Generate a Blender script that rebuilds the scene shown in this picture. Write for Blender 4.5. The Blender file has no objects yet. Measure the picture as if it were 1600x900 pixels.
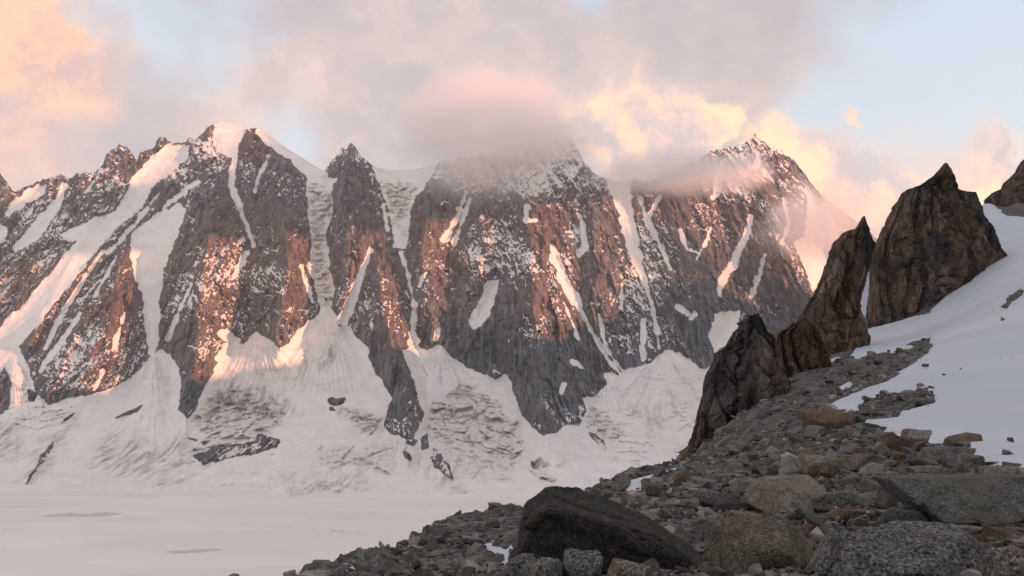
import bpy, bmesh, math, random
import numpy as np
from mathutils import Vector, Matrix

rng = np.random.default_rng(7)
random.seed(7)
scene = bpy.context.scene
COL = scene.collection

# ------------------------------------------------------------------ camera
F = 1164.0                       # focal length in photo pixels (1600 wide)
TH = math.radians(7.34)          # camera tilted upwards
CT, ST = math.cos(TH), math.sin(TH)
cam_data = bpy.data.cameras.new('camera')
cam_data.sensor_width = 36.0
cam_data.lens = 36.0 * F / 1600.0
cam_data.clip_start = 0.1
cam_data.clip_end = 30000.0
cam = bpy.data.objects.new('camera', cam_data)
COL.objects.link(cam)
cam.location = (0, 0, 0)
cam.rotation_euler = (math.radians(90) + TH, 0, 0)
scene.camera = cam

# ------------------------------------------------------------------ light
SUN = Vector((0.90, -0.41, 0.122)).normalized()      # direction to the sun
SUN_EL = math.asin(SUN.z)
SUN_AZ = math.atan2(SUN.x, SUN.y)                    # clockwise from +Y
sun_d = bpy.data.lights.new('sun', 'SUN')
sun_d.energy = 3.3
sun_d.angle = math.radians(0.6)
sun_d.color = (1.0, 0.36, 0.19)
sun = bpy.data.objects.new('sun', sun_d)
COL.objects.link(sun)
sun.rotation_euler = SUN.to_track_quat('Z', 'Y').to_euler()

vs = scene.view_settings
vs.view_transform = 'Standard'
vs.look = 'None'
vs.exposure = 0.95
vs.gamma = 1.0
vs.use_curve_mapping = False
scene.cycles.volume_bounces = 8
scene.cycles.max_bounces = 10
scene.cycles.diffuse_bounces = 3
scene.cycles.volume_step_rate = 1.0
scene.cycles.volume_max_steps = 256
scene.cycles.use_denoising = True
scene.cycles.use_adaptive_sampling = True


# ------------------------------------------------------------------ node helpers
class NT:
    def __init__(self, tree):
        self.t = tree
        self.t.nodes.clear()
    def n(self, kind, **kw):
        nd = self.t.nodes.new(kind)
        for k, v in kw.items():
            setattr(nd, k, v)
        return nd
    def put(self, sock, v):
        if isinstance(v, bpy.types.NodeSocket):
            self.t.links.new(v, sock)
        elif v is not None:
            if isinstance(v, (tuple, list)) and len(v) == 3 and len(sock.default_value) == 4:
                v = (*v, 1.0)
            sock.default_value = v
    def math(self, op, a, b=None, c=None, clamp=False):
        nd = self.n('ShaderNodeMath', operation=op)
        nd.use_clamp = clamp
        for i, v in enumerate((a, b, c)):
            self.put(nd.inputs[i], v)
        return nd.outputs[0]
    def vmath(self, op, a, b=None, scale=None):
        nd = self.n('ShaderNodeVectorMath', operation=op)
        self.put(nd.inputs[0], a)
        if b is not None:
            self.put(nd.inputs[1], b)
        if scale is not None:
            self.put(nd.inputs[3], scale)
        return nd.outputs['Value'] if op in ('DOT_PRODUCT', 'LENGTH', 'DISTANCE') else nd.outputs[0]
    def mix(self, f, a, b):
        nd = self.n('ShaderNodeMix', data_type='RGBA')
        self.put(nd.inputs[0], f); self.put(nd.inputs[6], a); self.put(nd.inputs[7], b)
        return nd.outputs[2]
    def noise(self, vec, scale, detail=4.0, rough=0.55, dist=0.0, out=0):
        nd = self.n('ShaderNodeTexNoise')
        self.put(nd.inputs['Vector'], vec)
        nd.inputs['Scale'].default_value = scale
        nd.inputs['Detail'].default_value = detail
        nd.inputs['Roughness'].default_value = rough
        nd.inputs['Distortion'].default_value = dist
        return nd.outputs[out]
    def vor(self, vec, scale, feature='F1', out=0, rand=1.0):
        nd = self.n('ShaderNodeTexVoronoi', feature=feature)
        self.put(nd.inputs['Vector'], vec)
        nd.inputs['Scale'].default_value = scale
        nd.inputs['Randomness'].default_value = rand
        return nd.outputs[out]
    def ramp(self, f, stops, interp='LINEAR'):
        nd = self.n('ShaderNodeValToRGB')
        nd.color_ramp.interpolation = interp
        el = nd.color_ramp.elements
        while len(el) < len(stops):
            el.new(0.5)
        for e, (p, c) in zip(el, stops):
            e.position = p
            e.color = (c, c, c, 1) if isinstance(c, (int, float)) else (*c, 1)
        self.put(nd.inputs[0], f)
        return nd.outputs[0]
    def smooth(self, x, a, b):
        nd = self.n('ShaderNodeMapRange', interpolation_type='SMOOTHSTEP')
        self.put(nd.inputs[0], x)
        nd.inputs[1].default_value = a; nd.inputs[2].default_value = b
        return nd.outputs[0]
    def attr(self, name):
        nd = self.n('ShaderNodeAttribute', attribute_name=name)
        return nd.outputs['Fac']
    def scale(self, vec, s):
        return self.vmath('MULTIPLY', vec, s)

def material(name):
    m = bpy.data.materials.new(name)
    m.use_nodes = True
    k = NT(m.node_tree)
    out = k.n('ShaderNodeOutputMaterial')
    return m, k, out

def principled(k, out, col, rough=0.9, bump=None, strength=0.5, distance=1.0, spec=0.2):
    b = k.n('ShaderNodeBsdfPrincipled')
    k.put(b.inputs['Base Color'], col)
    k.put(b.inputs['Roughness'], rough)
    b.inputs['Specular IOR Level'].default_value = spec
    if bump is not None:
        bn = k.n('ShaderNodeBump')
        bn.inputs['Strength'].default_value = strength
        bn.inputs['Distance'].default_value = distance
        k.put(bn.inputs['Height'], bump)
        k.t.links.new(bn.outputs[0], b.inputs['Normal'])
    k.t.links.new(b.outputs[0], out.inputs['Surface'])
    return b


def AB(px, py):
    """direction of a photo pixel as (x/y, z/y)"""
    cx = (np.asarray(px, float) - 800.0) / F
    cy = (450.0 - np.asarray(py, float)) / F
    d = CT - cy * ST
    return cx / d, (ST + cy * CT) / d

def pix(x, y, z):
    """world point to photo pixel"""
    x, y, z = (np.asarray(v, float) for v in (x, y, z))
    dep = y * CT + z * ST
    up = -y * ST + z * CT
    return 800 + F * x / dep, 450 - F * up / dep

def pdir(px, py):
    a, b = AB(px, py)
    return Vector((float(a), 1.0, float(b))).normalized()

# ------------------------------------------------------------------ world: evening sky with clouds
world = bpy.data.worlds.new('World')
scene.world = world
world.use_nodes = True
k = NT(world.node_tree)
wout = k.n('ShaderNodeOutputWorld')
bg = k.n('ShaderNodeBackground')
bg.inputs['Strength'].default_value = 0.085
sky = k.n('ShaderNodeTexSky', sky_type='NISHITA')
sky.sun_disc = False
sky.sun_elevation = max(SUN_EL, math.radians(4))
sky.sun_rotation = SUN_AZ
sky.altitude = 2800
sky.air_density = 1.0
sky.dust_density = 1.5
sky.ozone_density = 1.5
tc = k.n('ShaderNodeTexCoord')
D = tc.outputs['Generated']
sep = k.n('ShaderNodeSeparateXYZ'); k.put(sep.inputs[0], D)
up = k.math('MAXIMUM', sep.outputs[2], 0.0)
# clear evening sky, paler and warmer towards the horizon
clear = k.mix(k.smooth(up, 0.02, 0.75), (4.7, 5.4, 5.5), (2.9, 4.0, 5.1))
clear = k.vmath('ADD', clear, k.vmath('SCALE', sky.outputs[0], scale=0.16))
warp = k.noise(D, 2.2, 5, 0.55, out=1)
warp = k.vmath('SUBTRACT', warp, (0.5, 0.5, 0.5))
Dw = k.vmath('ADD', D, k.vmath('SCALE', warp, scale=0.30))
Dfine = k.vmath('ADD', D, k.vmath('SCALE', k.vmath('SUBTRACT', k.noise(D, 8.0, 8, 0.62, out=1), (0.5, 0.5, 0.5)), scale=0.17))
# wide veil of grey-pink cloud all over the sky
veil_n = k.noise(k.vmath('MULTIPLY', Dw, (1.0, 1.0, 1.7)), 2.3, 7, 0.52)
veil = k.smooth(veil_n, 0.30, 0.52)
tone_n = k.noise(k.vmath('MULTIPLY', Dfine, (1.0, 1.0, 1.5)), 4.2, 6, 0.55)
Dsun = k.vmath('ADD', Dfine, tuple(SUN*0.035))
lit_n = k.math('SUBTRACT', k.noise(k.vmath('MULTIPLY', Dfine, (1, 1, 1.4)), 5.5, 8, 0.6), k.noise(k.vmath('MULTIPLY', Dsun, (1, 1, 1.4)), 5.5, 8, 0.6))
lit2_n = k.math('SUBTRACT', k.noise(Dfine, 13.0, 6, 0.6), k.noise(k.vmath('ADD', Dfine, tuple(SUN*0.018 + Vector((0, 0, 0.012)))), 13.0, 6, 0.6))
tone_n = k.math('ADD', tone_n, k.math('MULTIPLY', lit_n, 0.55))
veil_col = k.ramp(tone_n, [(0.28, (3.2, 2.95, 3.1)), (0.45, (3.8, 3.3, 3.3)), (0.58, (4.8, 3.85, 3.65)), (0.74, (6.6, 4.6, 3.8))])
colr = k.mix(k.math('MULTIPLY', veil, 0.9), clear, veil_col)

def blob(px, py, rad, soft, vec):
    """round patch of cloud around a compass direction; rad in photo pixels"""
    d = pdir(px, py)
    dist = k.vmath('DISTANCE', vec, tuple(d))
    r = rad / F
    nd = k.n('ShaderNodeMapRange', interpolation_type='SMOOTHSTEP')
    k.put(nd.inputs[0], dist)
    nd.inputs[1].default_value = r * (1 + soft); nd.inputs[2].default_value = r * (1 - soft)
    return nd.outputs[0]

def union(lst):
    o = lst[0]
    for x in lst[1:]:
        o = k.math('MAXIMUM', o, x)
    return o
# openings to the clear sky
gap = union([blob(1500, 170, 150, .5, Dw), blob(1330, 190, 90, .5, Dw), blob(1640, 260, 150, .5, Dw), blob(120, 30, 70, .8, Dw),
             blob(910, 20, 30, .95, Dw), blob(250, 60, 60, .9, Dw), blob(480, 220, 45, .9, Dw), blob(1800, 120, 200, .5, Dw)])
colr = k.mix(k.math('MULTIPLY', gap, 0.85), colr, clear)
# cumulus heads
cum_n = k.math('ADD', k.math('ADD', k.noise(Dfine, 6.0, 6, 0.55), k.math('MULTIPLY', lit2_n, 1.3)), 0.03)
cum = union([blob(10, 100, 80, .25, Dfine), blob(40, 190, 75, .5, Dfine), blob(130, 150, 50, .9, Dfine), blob(-80, 130, 140, .4, Dfine)])
colr = k.mix(cum, colr, k.ramp(cum_n, [(0.28, (5.0, 3.5, 3.2)), (0.48, (7.0, 4.2, 2.9)), (0.66, (8.0, 4.8, 2.9))]))
low = union([blob(150, 262, 60, .8, Dw), blob(60, 265, 60, .8, Dw), blob(-60, 270, 80, .8, Dw)])
colr = k.mix(k.math('MULTIPLY', low, 0.5), colr, (3.9, 3.6, 3.8))
gold = union([blob(985, 205, 75, .25, Dfine), blob(1060, 210, 68, .2, Dfine), blob(1122, 205, 42, .2, Dfine), blob(905, 195, 45, .7, Dfine),
              blob(1215, 260, 55, .4, Dfine), blob(1290, 290, 60, .4, Dfine), blob(1360, 290, 55, .45, Dfine), blob(1440, 310, 60, .45, Dfine),
              blob(1510, 270, 55, .4, Dfine), blob(1530, 320, 60, .5, Dfine), blob(1330, 190, 16, .6, Dfine), blob(1200, 340, 90, .4, Dfine)])
gold_c = k.ramp(cum_n, [(0.30, (4.6, 3.9, 3.9)), (0.44, (6.0, 4.5, 4.0)), (0.55, (7.2, 5.1, 3.8)), (0.70, (8.0, 5.9, 3.7))])
colr = k.mix(k.math('MULTIPLY', gold, 0.92), colr, gold_c)
puff = union([blob(1505, 193, 17, .8, Dfine), blob(1410, 235, 40, .8, Dfine)])
colr = k.mix(k.math('MULTIPLY', puff, 0.6), colr, (5.2, 4.8, 4.7))
k.put(bg.inputs['Color'], colr)
k.t.links.new(bg.outputs[0], wout.inputs['Surface'])


# ------------------------------------------------------------------ numpy noise
_G = np.array([[1,1,0],[-1,1,0],[1,-1,0],[-1,-1,0],[1,0,1],[-1,0,1],[1,0,-1],[-1,0,-1],
               [0,1,1],[0,-1,1],[0,1,-1],[0,-1,-1],[1,1,0],[-1,1,0],[0,-1,1],[0,-1,-1]], np.float32)
def pn(x, y, z=0.0, seed=0):
    x = np.asarray(x, np.float32); y = np.asarray(y, np.float32)
    z = np.broadcast_to(np.asarray(z, np.float32), x.shape)
    xi = np.floor(x).astype(np.int64); yi = np.floor(y).astype(np.int64); zi = np.floor(z).astype(np.int64)
    xf = (x - xi).astype(np.float32); yf = (y - yi).astype(np.float32); zf = (z - zi).astype(np.float32)
    u = xf*xf*xf*(xf*(xf*6-15)+10); v = yf*yf*yf*(yf*(yf*6-15)+10); w = zf*zf*zf*(zf*(zf*6-15)+10)
    res = 0
    for i in (0, 1):
        for j in (0, 1):
            for l in (0, 1):
                h = ((xi+i)*73856093) ^ ((yi+j)*19349663) ^ ((zi+l)*83492791) ^ (seed*2654435 + 97)
                h = (h ^ (h >> 13)) * 1274126177
                h = (h ^ (h >> 16)) & 15
                g = _G[h]
                d = g[..., 0]*(xf-i) + g[..., 1]*(yf-j) + g[..., 2]*(zf-l)
                wt = (u if i else 1-u) * (v if j else 1-v) * (w if l else 1-w)
                res = res + d*wt
    return res

def fbm(x, y, z=0.0, oct=5, lac=2.03, gain=0.5, seed=0, ridged=False):
    s = 0; a = 1.0; tot = 0
    x = np.asarray(x, np.float32); y = np.asarray(y, np.float32); z = np.asarray(z, np.float32)
    for o in range(oct):
        n = pn(x, y, z, seed + o*17)
        if ridged:
            n = 1 - 2*np.abs(n)*1.4
        s = s + a*n; tot += a
        a *= gain; x = x*lac + 3.1; y = y*lac + 1.7; z = z*lac + 5.3
    return s / tot

def cells2(x, y, seed, jit=1.0):
    """2-D cells: (random value of the cell, tilted-plane height, distance to the border)"""
    xi = np.floor(x).astype(np.int64); yi = np.floor(y).astype(np.int64)
    d1 = np.full(x.shape, 9.0); d2 = d1.copy(); val = np.zeros(x.shape); tl = np.zeros(x.shape)
    for i in (-1, 0, 1):
        for j in (-1, 0, 1):
            h = ((xi+i)*73856093) ^ ((yi+j)*19349663) ^ (seed*83492791)
            h = (h ^ (h >> 13))*1274126177; h = h ^ (h >> 16)
            a = (h & 1023)/1023.0; b = ((h >> 10) & 1023)/1023.0; c = ((h >> 20) & 1023)/1023.0; e = ((h >> 5) & 255)/255.0
            dx = xi+i+0.5+jit*(a-0.5) - x; dy = yi+j+0.5+jit*(b-0.5) - y
            d = dx*dx + dy*dy
            n1 = d < d1
            d2 = np.where(n1, d1, np.minimum(d2, d))
            val = np.where(n1, c, val); tl = np.where(n1, (e-0.5)*2*dx + (a-0.5)*dy, tl)
            d1 = np.where(n1, d, d1)
    return val, tl, np.sqrt(d2)-np.sqrt(d1)

def sstep(x, a, b):
    t = np.clip((x - a) / (b - a), 0, 1)
    return t*t*(3-2*t)

def sdist(px, py, poly):
    """signed distance to a polygon in photo pixels, positive inside; only near its box"""
    P = np.asarray(poly, float)
    out = np.full(px.shape, -1e3)
    m = 40
    sel = (px > P[:,0].min()-m) & (px < P[:,0].max()+m) & (py > P[:,1].min()-m) & (py < P[:,1].max()+m)
    x = px[sel]; y = py[sel]
    if x.size == 0:
        return out
    d2 = np.full(x.shape, 1e9); ins = np.zeros(x.shape, bool)
    for i in range(len(P)):
        x0, y0 = P[i]; x1, y1 = P[(i+1) % len(P)]
        ex, ey = x1-x0, y1-y0
        L = ex*ex + ey*ey + 1e-9
        t = np.clip(((x-x0)*ex + (y-y0)*ey)/L, 0, 1)
        d2 = np.minimum(d2, (x-x0-t*ex)**2 + (y-y0-t*ey)**2)
        c = (y0 > y) != (y1 > y)
        if y0 != y1:
            ins ^= c & (x < x0 + (y-y0)*ex/(y1-y0))
    d = np.sqrt(d2)
    out[sel] = np.where(ins, d, -d)
    return out

def sline(px, py, pts):
    """signed 'inside' distance of a line with widths: pts (x, y, halfwidth)"""
    P = np.asarray(pts, float)
    out = np.full(px.shape, -1e3)
    m = 40
    sel = (px > P[:,0].min()-m) & (px < P[:,0].max()+m) & (py > P[:,1].min()-m) & (py < P[:,1].max()+m)
    x = px[sel]; y = py[sel]
    best = np.full(x.shape, -1e3)
    for i in range(len(P)-1):
        x0, y0, w0 = P[i]; x1, y1, w1 = P[i+1]
        ex, ey = x1-x0, y1-y0
        t = np.clip(((x-x0)*ex + (y-y0)*ey)/(ex*ex+ey*ey+1e-9), 0, 1)
        d = np.hypot(x-x0-t*ex, y-y0-t*ey)
        best = np.maximum(best, (w0+(w1-w0)*t) - d)
    out[sel] = best
    return out

def grid_mesh(name, X, Y, Z, mats, attrs=None, keep=None, smooth=True, matidx=None):
    """a sheet from a grid of points; keep = mask of cells"""
    r, c = X.shape
    idx = np.arange(r*c).reshape(r, c)
    q = np.stack([idx[:-1, :-1], idx[:-1, 1:], idx[1:, 1:], idx[1:, :-1]], -1)
    if keep is not None:
        q = q[keep]
    q = q.reshape(-1, 4)
    used = np.unique(q)
    remap = np.full(r*c, -1, np.int64); remap[used] = np.arange(len(used))
    q = remap[q]
    co = np.stack([X, Y, Z], -1).reshape(-1, 3)[used]
    me = bpy.data.meshes.new(name)
    me.vertices.add(len(co)); me.vertices.foreach_set('co', co.astype(np.float32).ravel())
    me.loops.add(len(q)*4); me.loops.foreach_set('vertex_index', q.astype(np.int32).ravel())
    me.polygons.add(len(q)); me.polygons.foreach_set('loop_start', (np.arange(len(q))*4).astype(np.int32))
    me.polygons.foreach_set('use_smooth', np.full(len(q), smooth))
    for m in mats:
        me.materials.append(m)
    me.update(calc_edges=True)
    for an, av in (attrs or {}).items():
        at = me.attributes.new(an, 'FLOAT', 'POINT')
        at.data.foreach_set('value', av.reshape(-1)[used].astype(np.float32))
    o = bpy.data.objects.new(name, me)
    COL.objects.link(o)
    return o

def raw_mesh(name, co, faces, mat, smooth=False):
    me = bpy.data.meshes.new(name)
    co = np.asarray(co, np.float32); f = np.asarray(faces, np.int32)
    n = f.shape[1]
    me.vertices.add(len(co)); me.vertices.foreach_set('co', co.ravel())
    me.loops.add(f.size); me.loops.foreach_set('vertex_index', f.ravel())
    me.polygons.add(len(f)); me.polygons.foreach_set('loop_start', (np.arange(len(f))*n).astype(np.int32))
    me.polygons.foreach_set('use_smooth', np.full(len(f), smooth))
    if mat:
        me.materials.append(mat)
    me.update(calc_edges=True)
    return me

def structure(o):
    o['kind'] = 'structure'
    return o

def tag(o, label, cat, group=None):
    o['label'] = label; o['category'] = cat
    if group:
        o['group'] = group
    return o


# ------------------------------------------------------------------ materials
def mat_wall():
    m, k, out = material('alpine_rock_and_snow')
    geo = k.n('ShaderNodeNewGeometry')
    P = geo.outputs['Position']
    snow = k.attr('snow'); reddish = k.attr('reddish'); ice = k.attr('ice'); dirt = k.attr('dirt')
    Pst = k.vmath('MULTIPLY', P, (1.0, 0.6, 0.28))
    n1 = k.noise(Pst, 0.045, 8, 0.62)
    n2 = k.noise(Pst, 0.22, 6, 0.65)
    nb = k.noise(P, 0.008, 4, 0.5)
    rock = k.ramp(n1, [(0.30, (0.058, 0.067, 0.078)), (0.45, (0.15, 0.168, 0.186)), (0.60, (0.235, 0.253, 0.272)), (0.8, (0.33, 0.347, 0.36))])
    rock = k.mix(k.smooth(nb, 0.45, 0.65), rock, k.mix(0.35, rock, (0.19, 0.178, 0.165)))
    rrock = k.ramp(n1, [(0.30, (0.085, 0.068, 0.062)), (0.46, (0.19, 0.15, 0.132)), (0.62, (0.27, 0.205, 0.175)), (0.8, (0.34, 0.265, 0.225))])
    reddish = k.math('MULTIPLY', k.math('MULTIPLY', reddish, 0.55), k.smooth(n2, 0.30, 0.55))
    crack_shade = k.noise(k.vmath('MULTIPLY', P, (1.0, 0.25, 0.06)), 0.16, 6, 0.65)
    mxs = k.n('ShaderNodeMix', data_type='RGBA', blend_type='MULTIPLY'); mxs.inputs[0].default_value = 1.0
    k.put(mxs.inputs[6], rock); k.put(mxs.inputs[7], k.ramp(crack_shade, [(0.34, 0.38), (0.5, 1.0), (0.68, 1.3)]))  # crack shade painted into the rock colour as dark vertical streaks
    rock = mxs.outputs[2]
    rock = k.mix(reddish, rock, rrock)
    # snow on top
    f = k.math('ADD', snow, k.math('MULTIPLY', k.math('SUBTRACT', n2, 0.5), 0.9))
    f = k.math('ADD', f, k.math('MULTIPLY', k.math('SUBTRACT', k.noise(P, 0.6, 4, 0.6), 0.5), 0.5))
    f = k.smooth(f, 0.44, 0.53)
    sn = k.noise(P, 0.02, 6, 0.6)
    snowc = k.ramp(sn, [(0.3, (0.79, 0.805, 0.785)), (0.6, (0.90, 0.915, 0.89))])
    icec = k.ramp(k.noise(k.vmath('MULTIPLY', P, (1, 1, 1.6)), 0.06, 8, 0.7), [(0.28, (0.30, 0.30, 0.28)), (0.38, (0.58, 0.59, 0.57)), (0.48, (0.78, 0.77, 0.73)), (0.66, (0.88, 0.87, 0.84))])
    snowc = k.mix(k.math('MULTIPLY', ice, 0.9), snowc, icec)
    dn = k.math('MULTIPLY', dirt, k.smooth(k.noise(k.vmath('MULTIPLY', P, (1, .2, .2)), 0.07, 7, 0.68), 0.40, 0.66))
    snowc = k.mix(dn, snowc, k.mix(k.smooth(n2, .35, .6), (0.26, 0.24, 0.21), (0.55, 0.52, 0.47)))
    col = k.mix(f, rock, snowc)
    bmp = k.math('ADD', k.math('ADD', k.math('MULTIPLY', n2, 1.3), k.math('MULTIPLY', crack_shade, 1.5)), k.math('MULTIPLY', n1, 2.4))
    bmp = k.math('MULTIPLY', bmp, k.math('SUBTRACT', 1.15, f))
    principled(k, out, col, 0.85, bmp, 1.0, 6.0, 0.15)
    return m
M_WALL = mat_wall()

def mat_snow(name, fine=1.0, ca=(0.80, 0.81, 0.765), cb=(0.915, 0.925, 0.88)):
    m, k, out = material(name)
    P = k.n('ShaderNodeNewGeometry').outputs['Position']
    ice = k.attr('ice')
    a = k.noise(P, 0.9*fine, 6, 0.6)
    b = k.noise(k.vmath('MULTIPLY', P, (0.4, 1, 1)), 0.05*fine, 5, 0.6)
    c = k.ramp(b, [(0.3, ca), (0.65, cb)])
    c = k.mix(k.math('MULTIPLY', k.smooth(k.noise(P, 2.5*fine, 5, 0.7), 0.56, 0.75), 0.25), c, (0.45, 0.42, 0.40))
    i2 = k.smooth(k.math('ADD', ice, k.math('MULTIPLY', k.math('SUBTRACT', k.noise(k.vmath('MULTIPLY', P, (0.3, 1, 1)), 0.12*fine, 6, 0.7), 0.5), 1.2)), 0.35, 0.8)
    c = k.mix(k.math('MULTIPLY', i2, 0.6), c, (0.42, 0.45, 0.45))
    c = k.mix(k.math('MULTIPLY', k.smooth(k.noise(k.vmath('MULTIPLY', P, (0.25, 1, 1)), 0.02*fine*3, 6, 0.65), 0.45, 0.7), 0.35), c, (0.66, 0.645, 0.62))
    principled(k, out, c, 0.7, k.math('ADD', a, k.math('MULTIPLY', b, 3.0)), 0.6, 0.3/fine, 0.2)
    return m
M_GLACIER = mat_snow('glacier_snow', 0.12)
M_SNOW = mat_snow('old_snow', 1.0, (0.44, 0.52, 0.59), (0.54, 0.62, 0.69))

def mat_near_rock(name, dark, mid, light, warm, scale=1.0, coord='Object', bumpd=0.05, speck=1.0):
    """granite: grains, stains, ochre weathering, lichen"""
    m, k, out = material(name)
    tcn = k.n('ShaderNodeTexCoord')
    if coord == 'Object':
        P = tcn.outputs['Object']
    else:
        P = k.n('ShaderNodeNewGeometry').outputs['Position']
    rnd = k.n('ShaderNodeObjectInfo').outputs['Random']
    P2 = k.vmath('ADD', P, k.vmath('SCALE', (7.3, 3.1, 5.7), scale=rnd)) if coord == 'Object' else P
    big = k.noise(P2, 1.1*scale, 6, 0.6)
    mid_n = k.noise(P2, 6*scale, 8, 0.68)
    grain = k.noise(P2, 42*scale, 4, 0.75)
    col = k.ramp(mid_n, [(0.30, dark), (0.5, mid), (0.72, light)])
    col = k.mix(k.math('MULTIPLY', k.smooth(grain, 0.53, 0.63), 0.5*speck), col, tuple(min(1, c*2.0) for c in light))
    col = k.mix(k.math('MULTIPLY', k.smooth(grain, 0.47, 0.38), 0.75*speck), col, tuple(c*0.3 for c in dark))
    w = k.math('MULTIPLY', k.smooth(big, 0.52, 0.68), 0.7)
    col = k.mix(w, col, k.mix(mid_n, warm, tuple(c*1.7 for c in warm)))
    hue = k.ramp(rnd, [(0.0, (0.80, 0.82, 0.84)), (0.35, (1.0, 1.0, 1.0)), (0.7, (1.12, 1.03, 0.92)), (1.0, (0.86, 0.94, 0.95))])
    if coord == 'Object':
        mx = k.n('ShaderNodeMix', data_type='RGBA', blend_type='MULTIPLY')
        mx.inputs[0].default_value = 1.0
        k.put(mx.inputs[6], col); k.put(mx.inputs[7], hue)
        col = mx.outputs[2]
    crack = k.vor(k.vmath('ADD', P2, k.vmath('SCALE', k.noise(P2, 3*scale, 3, .5, out=1), scale=0.25/scale)), 1.6*scale, 'DISTANCE_TO_EDGE')
    ck = k.smooth(crack, 0.0, 0.03)
    h = k.math('ADD', k.math('MULTIPLY', mid_n, 1.2), k.math('MULTIPLY', grain, 0.35))
    h = k.math('ADD', h, k.math('MULTIPLY', ck, 0.25))
    principled(k, out, col, 0.88, h, 0.9, bumpd, 0.2)
    return m
M_BOULDER = mat_near_rock('granite_boulder', (0.06, 0.061, 0.056), (0.15, 0.151, 0.138), (0.25, 0.25, 0.23), (0.12, 0.095, 0.065))
M_DARK = mat_near_rock('dark_lichened_granite', (0.014, 0.015, 0.015), (0.042, 0.044, 0.043), (0.115, 0.12, 0.115), (0.06, 0.058, 0.048), 2.2, bumpd=0.09, speck=1.5)
M_SPECK = mat_near_rock('coarse_speckled_granite', (0.045, 0.047, 0.048), (0.13, 0.135, 0.135), (0.24, 0.247, 0.245), (0.13, 0.105, 0.07), 1.1, bumpd=0.05, speck=1.3)
M_BAND = mat_near_rock('ochre_banded_granite', (0.05, 0.046, 0.04), (0.12, 0.108, 0.09), (0.20, 0.18, 0.145), (0.20, 0.12, 0.06), 1.3, bumpd=0.04)
M_BROWN = mat_near_rock('rusty_brown_granite', (0.06, 0.048, 0.038), (0.125, 0.098, 0.075), (0.19, 0.155, 0.12), (0.16, 0.10, 0.06), 1.0)
M_GREEN = mat_near_rock('grey_green_gneiss', (0.045, 0.05, 0.048), (0.10, 0.108, 0.103), (0.175, 0.185, 0.175), (0.07, 0.075, 0.06), 1.2)
M_PALE = mat_near_rock('pale_ochre_granite', (0.12, 0.11, 0.085), (0.23, 0.205, 0.155), (0.34, 0.31, 0.25), (0.22, 0.17, 0.09), 1.0)
M_SCREE = mat_near_rock('moraine_scree', (0.035, 0.034, 0.032), (0.082, 0.08, 0.075), (0.145, 0.142, 0.135), (0.10, 0.082, 0.06), 0.8, coord='World', bumpd=0.10)

def mat_stones():
    m, k, out = material('scree_stones')
    P = k.n('ShaderNodeNewGeometry').outputs['Position']
    tone = k.attr('tone')
    c = k.ramp(tone, [(0.0, (0.046, 0.048, 0.044)), (0.4, (0.115, 0.118, 0.108)), (0.84, (0.20, 0.205, 0.19)), (0.90, (0.155, 0.14, 0.115)), (1.0, (0.34, 0.345, 0.32))])
    g = k.noise(P, 9, 6, 0.7)
    mx = k.n('ShaderNodeMix', data_type='RGBA', blend_type='MULTIPLY'); mx.inputs[0].default_value = 1.0
    k.put(mx.inputs[6], c); k.put(mx.inputs[7], k.ramp(g, [(0.3, 0.5), (0.7, 1.4)]))
    principled(k, out, mx.outputs[2], 0.9, g, 0.7, 0.04, 0.2)
    return m
M_STONES = mat_stones()

def mat_ground():
    m, k, out = material('moraine_scree')
    P = k.n('ShaderNodeNewGeometry').outputs['Position']
    Pd = k.vmath('ADD', P, k.vmath('SCALE', k.noise(P, 2.0, 3, .5, out=1), scale=0.3))
    a = k.vor(Pd, 1.1, 'F1', 1); b = k.vor(Pd, 3.6, 'F1', 1); e = k.vor(Pd, 1.1, 'F1', 0); e2 = k.vor(Pd, 3.6, 'F1', 0)
    sa = k.n('ShaderNodeSeparateColor'); k.put(sa.inputs[0], a)
    sb = k.n('ShaderNodeSeparateColor'); k.put(sb.inputs[0], b)
    v = k.math('ADD', k.math('MULTIPLY', sa.outputs[0], 0.45), k.math('MULTIPLY', sb.outputs[0], 0.55))
    n = k.noise(P, 14, 6, 0.7)
    v = k.math('ADD', v, k.math('MULTIPLY', k.math('SUBTRACT', n, 0.5), 0.8))
    c = k.ramp(v, [(0.15, (0.036, 0.038, 0.037)), (0.5, (0.088, 0.092, 0.088)), (0.75, (0.14, 0.143, 0.136)), (0.95, (0.22, 0.222, 0.208))])
    w = k.smooth(k.noise(P, 0.12, 5, 0.6), 0.5, 0.68)
    c = k.mix(k.math('MULTIPLY', w, 0.2), c, (0.115, 0.10, 0.08))
    h = k.math('SUBTRACT', k.math('MULTIPLY', n, 0.12), k.math('ADD', k.math('MULTIPLY', e, 0.5), k.math('MULTIPLY', e2, 0.25)))
    principled(k, out, c, 0.9, h, 0.9, 0.5, 0.2)
    return m
M_GROUND = mat_ground()

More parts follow.
